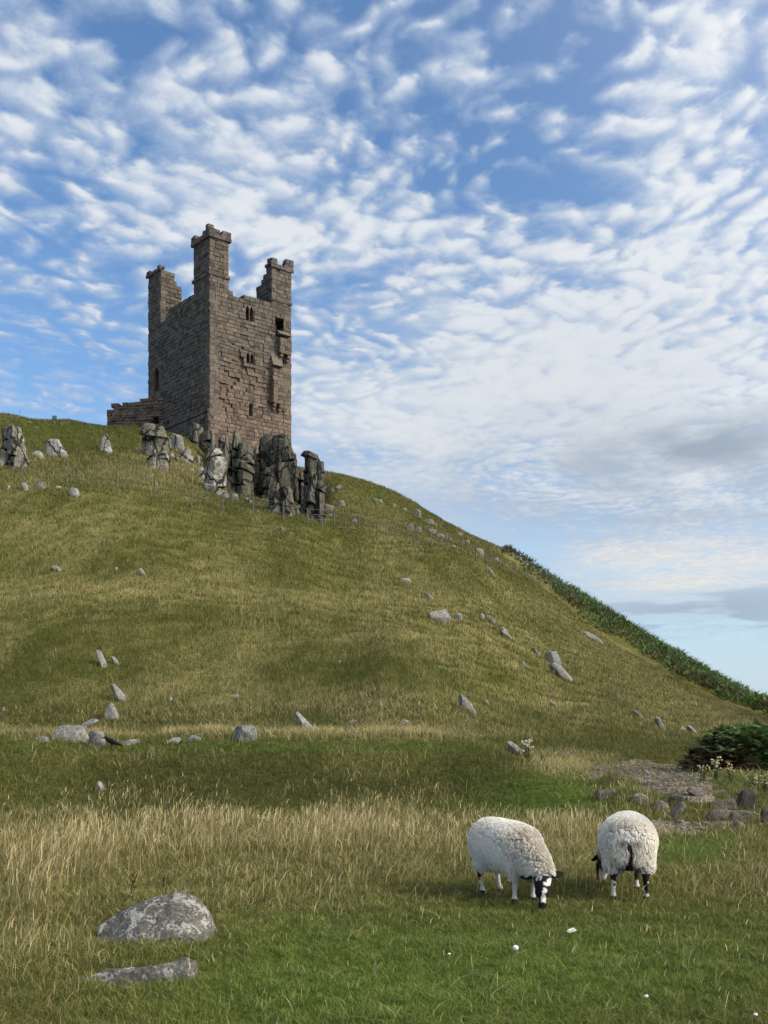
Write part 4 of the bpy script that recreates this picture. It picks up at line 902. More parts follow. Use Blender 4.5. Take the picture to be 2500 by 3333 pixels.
# ------------------------------------------------------------------ bracken
def frond_mesh(rs, L, n_p=11, wd=.34, droop=.9):
    """one arching fern frond: stalk with paired tapering leaflets; returns triangles (n,3,3)"""
    T = []
    for i in range(n_p):
        t0 = .22 + .78 * i / n_p; t1 = .22 + .78 * (i + 1) / n_p
        def pt(t): return np.array([L * t * (1 - .12 * t * droop), 0, L * (.75 * t - droop * .62 * t * t)])
        a_, b_ = pt(t0), pt(t1); ln = L * wd * math.sin(min(1, (1 - t0) * 1.12 + .06) * 1.45)
        for sgn in (-1, 1):
            tip = (a_ + b_) / 2 + np.array([L * .10, sgn * ln, -ln * .30 + rs.uniform(-.05, .05) * L])
            T.append((a_ - np.array([0, 0, .0]), b_ + (b_ - a_) * .35, tip))
            mid_ = (a_ + tip) / 2; T.append((mid_, mid_ + (b_ - a_) * 1.1 + np.array([0, sgn * .01, 0]), tip * .6 + mid_ * .4 + np.array([0, sgn * .04 * L, .02 * L])))
    return np.array(T)
def scatter_fronds(name, P, Ls, dirs, tilt, cols, protos, m, loc=(0, 0, 0)):
    out = []; cc = []
    for i in range(len(P)):
        T = protos[i % len(protos)].reshape(-1, 3) * Ls[i]; a_ = tilt[i]
        Rm = np.array([[math.cos(a_), 0, math.sin(a_)], [0, 1, 0], [-math.sin(a_), 0, math.cos(a_)]]); T = T @ Rm
        c_, s_ = math.cos(dirs[i]), math.sin(dirs[i]); T = T @ np.array([[c_, s_, 0], [-s_, c_, 0], [0, 0, 1]])
        out.append(T + P[i]); cc.append(np.tile(cols[i], (len(T), 1)))
    V = np.concatenate(out) - np.array(loc); return mk(name, V, np.arange(len(V)).reshape(-1, 3), m, None, loc, None, np.concatenate(cc))
rs = np.random.RandomState(9); PROTO = [frond_mesh(rs, 1.0, rs.randint(9, 13), rs.uniform(.26, .36), rs.uniform(.6, 1.2)) for _ in range(8)]
# the bracken bush beside the path: a bank of fronds with a browned left side
bc = at(2420, 2515, 9); bc = Vector((bc.x, bc.y, 0)); n_ = 3600
bx_ = rs.uniform(-.72, 2.3, n_); by_ = rs.uniform(-.6, 2.2, n_)
def bush_h(x, y): return np.clip(.95 * (1 - np.clip(-(x - .25) / 1.0, 0, 1) ** 2.2) * (1 - np.clip((-y - .05) / .75, 0, 1) ** 2) * (.8 + .4 * fbm(x * 1.1, y * 1.3, 66)), 0, 2)
bh_ = bush_h(bx_, by_); ok = bh_ > .12; bx_, by_, bh_ = bx_[ok], by_[ok], bh_[ok]; n_ = len(bx_)
P = np.stack([bc.x + bx_, bc.y + by_, hz(bc.x + bx_, bc.y + by_) + bh_ * rs.uniform(.12, 1, n_) ** .55 - .12], 1)
br = np.clip(sstep(-bx_, -.35, .5) * .8 + (fbm(bx_ * 2, P[:, 2] * 3, 67) - .52) * 2.2, 0, 1)[:, None]
gr_ = np.array((.098, .172, .052)); bw = np.array((.13, .08, .04)); cols = (gr_ * (1 - br) + bw * br) * rs.uniform(.4, 1.6, (n_, 1))
bb = scatter_fronds('bracken_bush', P, rs.uniform(.24, .50, n_), rs.uniform(0, 6.28, n_) * .75 - 3.9, rs.uniform(-.1, .55, n_), cols, PROTO, M_fern, tuple(bc))
tag(bb, 'dense green and brown bracken clump beside the path at the right edge', 'bracken')
# bracken covering the far right flank of the hill
def brmask(px, py):
    up = np.interp(px, [1620, 1700, 1808, 1959, 2110, 2260, 2411, 2560, 2900], [1800, 1822, 1891, 1974, 2057, 2147, 2238, 2305, 2420])
    lo_ = np.interp(px, [1620, 1673, 1808, 1959, 2110, 2260, 2351, 2500, 2700, 2900], [1805, 1830, 1944, 2072, 2160, 2248, 2298, 2346, 2390, 2430])
    return lo_
n_ = 60000; Yb = rs.uniform(48, 128, n_); pxq = rs.uniform(1640, 2850, n_); Xb = (pxq - CX) / F * Yb; Zb = hz(Xb, Yb); _, pyq = pix(Xb, Yb, Zb)
edge = (fbm(Xb * .5, Yb * .3, 71) - .5) * 46
ok = (pyq < brmask(pxq, 0) + edge) & (rs.random(n_) < .95); Xb, Yb, Zb, pxq, pyq = Xb[ok], Yb[ok], Zb[ok], pxq[ok], pyq[ok]; n_ = len(Xb)
hgt = (.45 + .8 * fbm(Xb * .8, Yb * .5, 72)) * rs.uniform(.3, 1, n_) * np.interp(pxq, [1640, 1900], [.5, 1])
P = np.stack([Xb, Yb, Zb + hgt * .9], 1)
br = np.clip((fbm(Xb * .7, Yb * .4, 73) - .47) * 3.0 + sstep(pyq - brmask(pxq, 0), -60, 0) * .45 - .1, 0, 1)[:, None]
cols = (np.array((.080, .135, .038)) * (1 - br) + np.array((.07, .05, .022)) * br) * rs.uniform(.5, 1.5, (n_, 1))
small = [p_[::4] for p_ in PROTO]
sl = slice(None, None, 1)
o = scatter_fronds('bracken', P, rs.uniform(.4, .85, n_), rs.uniform(0, 6.28, n_), rs.uniform(0, .7, n_), cols, small, M_fern); tag(o, kind='stuff')

# ------------------------------------------------------------------ weeds, thistles and dead stems
def weed(px, py, hpx, n_st, label, name, cat, seed, leafc, headc=None, head=.02, lo=12, leaf=.07, group=None, spread=.22):
    rs = random.Random(seed); b_ = at(px, py, lo); h = hpx / F * b_.y; root = empty(name, b_); a = Acc(); lf = Acc(); hd = Acc()
    for i in range(n_st):
        t = rs.uniform(0, 6.28); r = rs.uniform(0, spread) * h; hh = h * rs.uniform(.6, 1.0); x0, y0 = math.cos(t) * r * .7, math.sin(t) * r * .7; x1, y1 = x0 + math.cos(t) * hh * rs.uniform(.0, .3), y0 + math.sin(t) * hh * .2
        a.tube([(x0, y0, -.05), ((x0 * 2 + x1) / 3, y0, hh * .5), (x1, y1, hh)], [.006, .005, .003], 4, leafc)
        for k in range(9):
            f_ = rs.uniform(.05, .9); ax, ay, az_ = x0 + (x1 - x0) * f_, y0 + (y1 - y0) * f_, hh * f_; th = rs.uniform(0, 6.28); L = leaf * rs.uniform(.5, 1.3) * (1.2 - f_ * .7)
            dx, dy = math.cos(th), math.sin(th); c = [q * rs.uniform(.6, 1.4) for q in leafc]
            lf.add([(ax, ay, az_), (ax + dx * L * .5 - dy * L * .22, ay + dy * L * .5 + dx * L * .22, az_ + L * .3), (ax + dx * L, ay + dy * L, az_ + L * .1), (ax + dx * L * .5 + dy * L * .22, ay + dy * L * .5 - dx * L * .22, az_ + L * .25)], [(0, 1, 2, 3)], c)
        if headc:
            for k in range(rs.randint(2, 4)):
                c0 = (x1 + rs.uniform(-.04, .04) * 1.5, y1 + rs.uniform(-.04, .04), hh + rs.uniform(-.07, .03)); V, Fc = ICO[2]
                hd = Acc(); hd.add(V * head * rs.uniform(.6, 1.2) * (1 + .3 * np.array([[rs.random()] for _ in V])) + np.array(c0), Fc, [q * rs.uniform(.75, 1.1) for q in headc]); hd.out('flower_head', M_gravel, root)
    a.out('stem', M_fern, root); lf.out('leaves', M_fern, root)
    return tag(root, label, cat, group)
weed(1715, 2478, 70, 11, 'dark leafy weed with pale seed heads at the right end of the bank', 'weed_plant', 'weed', 1, (.05, .055, .025), (.5, .48, .4), .018)
weed(1765, 2486, 46, 9, 'low dark weed beside the leafy one behind the bank', 'weed_plant', 'weed', 2, (.045, .05, .025))
weed(2330, 2545, 78, 10, 'tallest cream-headed thistle in front of the bracken clump', 'thistle', 'thistle', 3, (.07, .09, .035), (.50, .42, .24), .017)
weed(2290, 2548, 56, 7, 'shorter cream-headed thistle left of the tallest one', 'thistle', 'thistle', 4, (.07, .09, .035), (.50, .42, .24), .015)
weed(2385, 2552, 66, 7, 'cream-headed thistle against the dark bracken, rightmost', 'thistle', 'thistle', 5, (.065, .085, .035), (.48, .40, .23), .015)
weed(2450, 2562, 40, 6, 'small pale-flowered weed below the bracken clump', 'weed_plant', 'weed', 6, (.07, .09, .03), (.5, .47, .3), .014)
weed(2490, 2575, 50, 7, 'yellowish weed at the right edge below the bracken clump', 'weed_plant', 'weed', 7, (.08, .09, .03), (.45, .42, .2), .012)
weed(2182, 2325, 40, 4, 'thin tall weed on the right slope above the path', 'weed_plant', 'weed', 8, (.10, .085, .04), (.55, .5, .36), .02)
weed(1620, 2000, 22, 4, 'tiny dry weed on the hill by the slanting stone', 'weed_plant', 'weed', 9, (.10, .085, .04))
weed(1040, 2325, 55, 6, 'reddish brown weed beside the tilted stone in the hollow', 'weed_plant', 'weed', 10, (.10, .06, .035))
for i, (a_, b_, h_, l_) in enumerate([(202, 2738, 34, 'white-flowered weed in the straw at the far left'), (464, 2722, 34, 'white-flowered weed in the straw right of the far left one'), (516, 2756, 34, 'white and yellow weed low in the straw above the humped boulder'), (690, 2650, 38, 'pale yellow weed at the foot of the dark bank'), (848, 2690, 36, 'white umbel weed at the foot of the bank, nearest the middle')]):
    weed(a_, b_, h_, 3, l_, 'flowering_weed', 'weed', 50 + i, (.07, .09, .03), (.62, .60, .46) if i != 3 else (.6, .55, .22), .011, 9, .03)
def dock(px, py, hpx, label, seed, lo=6):
    rs = random.Random(seed); b_ = at(px, py, lo); h = hpx / F * b_.y; root = empty('dead_dock', b_); a = Acc(); hd = Acc()
    a.tube([(0, 0, -.05), (rs.uniform(-.03, .03), 0, h * .5), (rs.uniform(-.04, .04), 0, h)], [.006, .005, .003], 5, (.1,) * 3); V, Fc = ICO[2]
    for k in range(int(14)):
        f_ = rs.uniform(.5, 1); s_ = h * .045 * rs.uniform(.5, 1.2); hd.add(V * np.array([s_ * .7, s_ * .7, s_]) + np.array((rs.uniform(-.05, .05) * h, 0, h * f_)), Fc, (.1,) * 3)
    a.out('stem', M_stem, root); hd.out('seed_spike', M_stem, root); return tag(root, label, 'dead plant')
dock(436, 2940, 90, 'dark dead dock stem standing behind the humped boulder, left one', 1)
dock(532, 2925, 72, 'dark brown seed head of a dead dock just above the humped boulder', 2)
dock(866, 2950, 42, 'small dark dead flower stem right of the humped boulder', 3)
for i, (a_, b_, h_, l_) in enumerate([(250, 1566, 40, 'dark red dock stems behind the second stake from the left'), (520, 1540, 24, 'dark dock stem under the mottled stack'), (556, 1614, 24, 'dark dock stem left of the fifth stake'), (632, 1640, 30, 'dark dock stem just right of the fifth stake'), (664, 1648, 34, 'dark dock stem between two stakes below the pale pillar'), (65, 1360, 22, 'dark plant stem on the far left skyline'), (168, 1400, 26, 'dark dock stem below the notice board')]):
    dock(a_, b_, h_, l_, 20 + i, 40)
# white scraps on the lawn
def puff(px, py, w, label, name, cat, seed, flat=.8):
    b_ = at(px, py, 4.5); s_ = w / F * b_.y / 2 * .85; V, Fc = rockV(2 * s_, 2 * s_, 2 * s_ * flat, seed, 3, 2.2, 3, .05)
    o = mk(name, V, Fc, M_white, None, (b_.x, b_.y, b_.z + s_ * flat + .035), None, None, True); return tag(o, label, cat)
puff(1678, 3112, 24, 'round white puffball mushroom on the lawn', 'puffball', 'mushroom', 1)
puff(2103, 3270, 18, 'small white tuft of wool on the front lawn', 'wool_tuft', 'wool tuft', 2, .6)
puff(2458, 3328, 18, 'white tuft of wool at the bottom right corner', 'wool_tuft', 'wool tuft', 3, .6)
puff(1462, 3128, 12, 'tiny white speck of wool left of the puffball', 'wool_tuft', 'wool tuft', 4, .6)
b_ = at(1853, 3050, 4.5); a = Acc(); rs_ = random.Random(4)
for k in range(14):
    t = rs_.uniform(-.6, .6); L = rs_.uniform(.025, .06); x, y, z = rs_.uniform(-.04, .04), rs_.uniform(-.03, .03), .05 + rs_.uniform(0, .03)
    a.add([(x, y, z), (x + L * math.cos(t), y + L * .3, z + L * .4), (x + L * math.cos(t) * 1.2, y - .01, z + L * .15), (x + .01, y - .015, z - .005)], [(0, 1, 2, 3)], (.7, .66, .6))
o = a.out('feather_scrap', M_gravel, None, tuple(b_)); o.scale = (.62,) * 3; tag(o, 'torn white feather scrap with a yellow tip lying on the lawn', 'feather')
V, Fc = ICO[2]; mk('yellow_tip', V * .011 + np.array([.05, -.03, .06]), Fc, M_gravel, o, None, None, np.tile((.7, .35, .05), (len(V), 1)))

# ------------------------------------------------------------------ sheep
def remeshed(acc, voxel, smooth=3):
    """fuse overlapping tubes into one continuous skin"""
    me = bpy.data.meshes.new('tmp'); me.from_pydata(np.concatenate(acc.V).tolist(), [], acc.F); o = bpy.data.objects.new('tmp', me); COL.objects.link(o)
    md = o.modifiers.new('r', 'REMESH'); md.mode = 'VOXEL'; md.voxel_size = voxel
    ms = o.modifiers.new('s', 'SMOOTH'); ms.factor = .5; ms.iterations = smooth
    dg = bpy.context.evaluated_depsgraph_get(); ev = o.evaluated_get(dg); m2 = ev.to_mesh()
    V = np.array([v.co[:] for v in m2.vertices]); Fc = [tuple(p_.vertices) for p_ in m2.polygons]; ev.to_mesh_clear()
    bpy.data.objects.remove(o); bpy.data.meshes.remove(me); return V, Fc
def mixc(a, b_, t): return a + (np.asarray(b_) - a) * np.asarray(t)[:, None]
def sheep(label, px, py, head_dir, legs, neck, head, seed, rear_dirt, ears, size=1.0):
    rs = np.random.RandomState(seed); b0 = at(px, py, 6); yaw = math.atan2(head_dir[1], head_dir[0])
    root = empty('sheep', b0, yaw)
    root.scale = (size,) * 3
    a = Acc()
    trunk = [(-.455, .50, .05, .06), (-.43, .50, .14, .15), (-.35, .50, .20, .205), (-.2, .495, .228, .225), (0, .485, .24, .232), (.16, .48, .228, .228), (.28, .475, .19, .21), (.37, .46, .13, .16), (.41, .45, .05, .07)]
    a.tube([(x, 0, z + .03) for x, z, _, _ in trunk], [(r1, r2 - .012) for _, _, r1, r2 in trunk], 24)
    a.tube([q[0] for q in neck], [q[1] for q in neck], 18); a.tube([q[0] for q in head], [q[1] for q in head], 18)
    for pts in legs: a.tube([q[0] for q in pts], [q[1] for q in pts], 12)
    V, Fc = remeshed(a, .0125, 4)
    # colours of the short-haired parts
    hp = np.array([q[0] for q in head]); ax = hp[-1] - hp[0]; L = np.linalg.norm(ax); ax = ax / L
    rel = V - hp[0]; t = rel @ ax / L; side = np.cross(ax, np.array([0, 0, 1.0])); side /= np.linalg.norm(side); fr = np.cross(side, ax)
    if fr[0] < 0: fr = -fr
    lat = rel @ side; frn = rel @ fr; rad = np.sqrt(lat ** 2 + frn ** 2)
    ishead = (t > .08) & (rad < .13) & (V[:, 2] < .36)
    isleg = (V[:, 2] < .285) & ~ishead & ((np.abs(V[:, 0] - .24) < .13) | (V[:, 0] < -.2))
    col = np.tile(np.array((.66, .60, .50)), (len(V), 1))
    nz = n3(V, 16, seed) ; nz2 = n3(V, 34, seed + 3)
    white = np.array((.72, .69, .63)); blk = np.array((.012, .011, .012))
    hc = np.tile(white, (len(V), 1))
    blaze = np.abs(lat + .012) < .016 + nz2 * .03
    mask = (frn > .0) & (t > .22) & ~blaze & (nz > -.20)
    mask |= (t > .86) & (nz2 > -.1); mask |= (nz > .22) & (t > .3); mask |= (frn > .02) & (t > .15) & (t < .5) & (nz > -.28)
    hc[mask] = blk; hc[(t > .80) & ~mask] = (.55, .42, .38)
    col[ishead] = hc[ishead]
    lc = np.tile(white * .82, (len(V), 1)); lm = (n3(V, 9, seed + 21) + nz2 * .3 > .10) & (V[:, 2] > .07); lm |= V[:, 2] < .045
    lc[lm] = blk; col[isleg] = lc[isleg]
    body = mk('body', V, Fc, M_skin, root, None, None, col, True)
    # eyes
    for s_ in (-1, 1):
        c0 = hp[0] + ax * L * .40 + side * s_ * .060 + fr * .030; E, EF = ICO[2]; mk('eye', E * .013 + c0, EF, M_eye, root, smooth=True)
    # ears: cupped leaf shapes
    for s_, drop, up in ears:
        c0 = hp[0] + ax * L * .12 + side * s_ * .066 + fr * .022; d_ = side * s_ * 1.0 - fr * .25 + np.array([0, 0, up]); d_ /= np.linalg.norm(d_); n_ = fr; e_ = np.cross(d_, n_); e_ /= np.linalg.norm(e_)
        ev = []; n_t = 9
        for i in range(n_t):
            q = i / (n_t - 1); w = .036 * math.sin(math.pi * min(1, (q * .92 + .10))) ** .8; c = c0 + d_ * .150 * q + np.array([0, 0, -drop * q * q * .03])
            for wv in (-1, -.5, 0, .5, 1): ev.append(c + e_ * w * wv + n_ * (.012 * (wv * wv)) * math.sin(3.1 * min(q + .15, 1)))
        for i in range(n_t * 5): ev.append(ev[i] - n_ * .006)
        ef = []
        for i in range(n_t - 1):
            for j in range(4):
                k = i * 5 + j; ef.append((k, k + 1, k + 6, k + 5)); k2 = k + n_t * 5; ef.append((k2 + 5, k2 + 6, k2 + 1, k2))
        mk('ear', ev, ef, M_skin, root, None, None, np.tile((.014, .012, .012), (len(ev), 1)), True)
    # fleece: locks grown from the skin of trunk and neck
    Fa = np.array([f for f in Fc if len(f) == 4]); A, B, C, D = (V[Fa[:, i]] for i in range(4)); nrm = np.cross(C - A, D - B); ar = np.linalg.norm(nrm, axis=1); nrm /= ar[:, None] + 1e-12
    cen = (A + B + C + D) / 4; tt = (cen - hp[0]) @ ax / L; rd = np.linalg.norm((cen - hp[0]) - np.outer((cen - hp[0]) @ ax, ax), axis=1)
    wool = (cen[:, 2] > .30 + .03 * n3(cen, 7, seed)) & ~((tt > .06) & (rd < .13) & (cen[:, 2] < .36)); wool |= (cen[:, 0] < -.22) & (cen[:, 2] > .27) & (np.abs(cen[:, 1]) > .03)
    wool |= (cen[:, 0] > .26) & (tt < .02) & (cen[:, 2] > .2)
    pw = np.where(wool, ar, 0); pw = pw / pw.sum(); N = 90000; i = rs.choice(len(Fa), N, p=pw); u = rs.random((N, 1)); v = rs.random((N, 1))
    P = (A[i] * (1 - u) + B[i] * u) * (1 - v) + (D[i] * (1 - u) + C[i] * u) * v; n_ = nrm[i]
    K = 1500; ci = rs.choice(N, K, replace=False); near = np.empty(N, int)
    for k in range(0, N, 4000):
        d2 = ((P[k:k + 4000, None, :] - P[None, ci, :]) ** 2).sum(2); near[k:k + 4000] = ci[d2.argmin(1)]
    Lk = (.030 + .020 * np.clip(n3(P, 5, seed + 4) + .5, 0, 1)) * rs.uniform(.75, 1.2, N)
    rear = sstep(-P[:, 0], .30, .44); Lk = Lk * (1 + rear * sstep(-P[:, 2], -.55, -.35) * .7)
    grav = np.zeros((N, 3)); grav[:, 2] = -1; sidew = 1 - np.clip(n_[:, 2], 0, 1)
    Lk = Lk * (1 + .22 * sstep(-P[:, 2], -.42, -.30))
    wv = np.stack([n3(P, 22, seed + 5), n3(P, 22, seed + 6), n3(P, 22, seed + 7)], 1)
    dr = n_ * .62 + grav * (sidew * (.42 + .6 * rear))[:, None] + wv * .38 + rs.normal(size=(N, 3)) * .09; dr[:, 0] -= .18; dr /= np.linalg.norm(dr, axis=1)[:, None]
    tip = P + dr * Lk[:, None]; cc = P[near] + n_[near] * (Lk[:, None] * .9) + grav * (sidew * Lk * (.35 + .5 * rear))[:, None]; tip = tip * .68 + cc * .32
    midp = (P + tip) / 2 + n_ * (Lk * .22)[:, None] + rs.normal(size=(N, 3)) * .003
    wdv = np.cross(n_, dr) * 1.0 + rs.normal(size=(N, 3)) * .22; wdv /= np.linalg.norm(wdv, axis=1)[:, None]; wd = (.0046 * rs.uniform(.7, 1.3, N))[:, None]
    Pb = P - n_ * .006
    VV = np.stack([Pb - wdv * wd, Pb + wdv * wd, midp - wdv * wd * .9, midp + wdv * wd * .9, tip], 1).reshape(-1, 3)
    k5 = np.arange(N)[:, None] * 5; T = np.concatenate([k5 + [0, 1, 3], k5 + [0, 3, 2], k5 + [2, 3, 4]], 0)
    gn = np.cross(wdv, tip - Pb); fl = ((gn * n_).sum(1) < 0)[np.tile(np.arange(N), 3)]; T[fl] = T[fl][:, ::-1]
    base = np.array((.95, .915, .83)); c = np.tile(base, (N, 1)) * rs.uniform(.95, 1.05, (N, 1))
    tan = np.clip(sstep(P[:, 0], .12, .36) * .42 + rear * .45 * sstep(-P[:, 2], -.66, -.46) + n3(P, 4, seed + 9) * .35, 0, .8); c = mixc(c, (.64, .55, .42), tan)
    low = sstep(-P[:, 2], -.36, -.27) * .35; c = mixc(c, (.42, .36, .28), low)
    if rear_dirt:
        yy_ = P[:, 1] + .012 + .01 * np.sin(P[:, 2] * 30)
        dirt = np.exp(-(yy_ / (.016 + .055 * sstep(-P[:, 2], -.44, -.32))) ** 2) * (P[:, 0] < -.30) * sstep(-P[:, 2], -.575, -.53); c = mixc(c, (.022, .014, .010), np.clip(dirt * 1.25, 0, 1))
        d2 = np.exp(-((np.abs(yy_) - .055) / .035) ** 2 - ((P[:, 2] - .545) / .03) ** 2) * (P[:, 0] < -.3); c = mixc(c, (.14, .09, .06), np.clip(d2 * .75, 0, 1))
        d3 = np.exp(-(yy_ / .12) ** 2) * (P[:, 0] < -.25) * sstep(-P[:, 2], -.40, -.30); c = mixc(c, (.12, .09, .06), d3 * .5)
    fo = mk('fleece', VV, T, M_wool, root, None, None, np.repeat(c, 5, 0), True)
    if rear_dirt:      # docked tail hanging down the middle of the rump
        ta = Acc(); ta.tube([(-.43, .0, .57), (-.462, .0, .54), (-.474, .004, .50), (-.470, .005, .45)], [.018, .017, .014, .006], 10); mk('tail', np.concatenate(ta.V), ta.F, M_skin, root, None, None, np.tile((.022, .016, .012), (len(ta.V[0]), 1)), True)
    return tag(root, label, 'sheep', 'grazing sheep on the lawn')
def fleg(x, y, fx=0.0, fy=0.0): return [((x, y, .40), (.075, .06)), ((x + fx * .2, y, .29), (.046, .038)), ((x + fx * .5 + .01, y + fy * .5, .20), (.031, .029)), ((x + fx * .8, y + fy * .8, .09), (.021, .020)), ((x + fx, y + fy, .045), (.032, .030)), ((x + fx + .012, y + fy, -.02), (.040, .034))]
def hleg(x, y, fx=0.0, fy=0.0): return [((x + .03, y * .9, .44), (.12, .085)), ((x + .02, y, .32), (.085, .062)), ((x - .055 + fx * .4, y + fy * .4, .215), (.036, .029)), ((x - .035 + fx * .8, y + fy * .8, .09), (.022, .021)), ((x - .02 + fx, y + fy, .045), (.033, .031)), ((x - .008 + fx, y + fy, -.02), (.040, .034))]
NECK1 = [((.20, 0, .50), (.17, .19)), ((.36, 0, .44), (.15, .165)), ((.48, 0, .36), (.115, .135)), ((.56, 0, .285), (.085, .105)), ((.59, 0, .26), (.05, .06))]
HEAD1 = [((.535, .005, .318), (.066, .066)), ((.568, -.012, .268), (.082, .088)), ((.598, -.036, .202), (.076, .084)), ((.628, -.062, .128), (.060, .064)), ((.652, -.082, .064), (.046, .048)), ((.662, -.090, .032), (.034, .036)), ((.666, -.093, .016), (.02, .02))]
sheep('white woolly sheep grazing side on with its black and white face to the camera', 1652, 2925, (.49, -.87), [fleg(.24, .11, .02), fleg(.26, -.11, .0), hleg(-.30, .11, .05), hleg(-.28, -.10, .02, .0)], NECK1, HEAD1, 3, False, [(1, .4, .10), (-1, .4, .45)], .92)
NECK2 = [((.20, .02, .49), (.17, .19)), ((.36, .06, .42), (.15, .165)), ((.47, .12, .34), (.115, .135)), ((.54, .17, .27), (.085, .105)), ((.57, .185, .25), (.05, .06))]
HEAD2 = [((.52, .165, .30), (.060, .060)), ((.555, .19, .25), (.072, .082)), ((.58, .215, .185), (.066, .080)), ((.60, .23, .11), (.052, .060)), ((.615, .238, .05), (.040, .045)), ((.622, .24, .02), (.033, .034)), ((.624, .241, .008), (.02, .02))]
sheep('white woolly sheep grazing with its back and dirty rump turned to the camera', 2043, 2915, (.20, .98), [fleg(.24, .12, .02), fleg(.22, -.09, .0), hleg(-.30, .135, .0, .0), hleg(-.28, -.145, .02, -.01)], NECK2, HEAD2, 8, True, [(1, .9, -.15), (-1, .5, .1)], .97)

# ------------------------------------------------------------------ crow on the bank
q = at(381, 2424, 14); q = Vector((q.x, q.y - .45, float(hz(q.x, q.y - .45)) + .04)); a = Acc()
a.tube([(.30, 0, .05), (.24, 0, .065), (.16, 0, .095), (.06, 0, .135), (-.02, 0, .165), (-.08, 0, .19), (-.11, 0, .22), (-.135, 0, .245), (-.165, 0, .245), (-.185, 0, .24)], [(.022, .008), (.035, .014), (.05, .035), (.066, .06), (.068, .066), (.056, .056), (.04, .042), (.038, .038), (.028, .03), (.012, .014)], 14)
a.tube([(-.07, .055, .17), (.05, .066, .135), (.18, .045, .095), (.27, .02, .07)], [(.01, .035), (.014, .05), (.01, .035), (.004, .01)], 8); a.tube([(-.07, -.055, .17), (.05, -.066, .135), (.18, -.045, .095), (.27, -.02, .07)], [(.01, .035), (.014, .05), (.01, .035), (.004, .01)], 8)
V, Fc = remeshed(a, .008, 3); crow = empty('crow', q, R(-8)); crow.scale = (.85,) * 3; tag(crow, 'black crow standing on the bank beside the mottled stone', 'crow'); mk('body', V, Fc, M_crow, crow, smooth=True)
a = Acc(); a.tube([(-.175, 0, .243), (-.215, 0, .236), (-.245, 0, .222)], [(.014, .015), (.010, .012), (.003, .003)], 8); a.out('beak', M_crow, crow, smooth=True)
for s_ in (-1, 1):
    a = Acc(); a.tube([(0, s_ * .025, .11), (.005, s_ * .025, .05), (-.005, s_ * .025, -.02)], [.010, .006, .006], 6); a.out('leg', M_crow, crow)

# ------------------------------------------------------------------ grass
PATHCELL = set()
for P_, D_ in PTH:
    for x, y, dd in zip(P_[:, 0], P_[:, 1], D_):
        if dd < -.08: PATHCELL.add((int(math.floor(x / .2)), int(math.floor(y / .2))))
def offpath(X, Y, keep, rs):
    k = np.array([(int(a), int(b_)) in PATHCELL for a, b_ in zip(np.floor(X / .2), np.floor(Y / .2))]); return ~k | (rs.random(len(X)) < keep)
def blades(name, X, Y, Z, h, w, az, lean, col, rs, segs=2, tipc=1.15, kind='stuff', curl=None):
    n_ = len(X); P = np.stack([X, Y, Z - .012], 1); wa_ = rs.uniform(0, 6.28, n_); wd = np.stack([np.cos(wa_), np.sin(wa_), np.zeros(n_)], 1) * (w * .5)[:, None]
    dv = np.stack([np.cos(az), np.sin(az), np.zeros(n_)], 1); up = np.array([0, 0, 1.0])
    def pt(t): return P + dv * (lean * h * t * t)[:, None] + up * (h * (t - .28 * np.clip(lean, 0, 1.5) * t * t * t))[:, None]
    rows = []; cs = []
    ts = np.linspace(0, 1, segs + 1)
    for j, t in enumerate(ts[:-1]):
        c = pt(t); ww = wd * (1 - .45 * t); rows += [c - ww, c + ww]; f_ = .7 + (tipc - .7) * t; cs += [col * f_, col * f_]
    rows.append(pt(1.0)); cs.append(col * tipc)
    m_ = len(rows); V = np.stack(rows, 1).reshape(-1, 3); C_ = np.stack(cs, 1).reshape(-1, 3); k = np.arange(n_)[:, None] * m_; T = []
    for j in range(segs - 1): T += [k + [2 * j, 2 * j + 1, 2 * j + 3], k + [2 * j, 2 * j + 3, 2 * j + 2]]
    T.append(k + [2 * segs - 2, 2 * segs - 1, 2 * segs]); T = np.concatenate(T, 0)
    o = mk(name, V, T, M_grass, None, None, None, C_, True); return tag(o, kind=kind)
def strew(rs, n_, y0, y1, pw, umax=.47, umin=None):
    t = rs.random(n_); Yv = (y0 ** (pw + 1) + t * (y1 ** (pw + 1) - y0 ** (pw + 1))) ** (1 / (pw + 1)); Xv = rs.uniform(umin if umin is not None else -umax, umax, n_) * (Yv + .6); return Xv, Yv
def clear_of(X, Y, sheepr=.0):
    ok = np.ones(len(X), bool)
    for (cx_, cy_, rx, ry) in CLEAR: ok &= ((X - cx_) / rx) ** 2 + ((Y - cy_) / ry) ** 2 > 1
    return ok
CLEAR = [((512 - CX) / F * 7.75, 7.80, .46, .24), ((470 - CX) / F * 6.55, 6.60, .32, .14)]
JIT = lambda rs, n_, a: rs.uniform(1 - a, 1 + a, (n_, 1))
rs = np.random.RandomState(77)
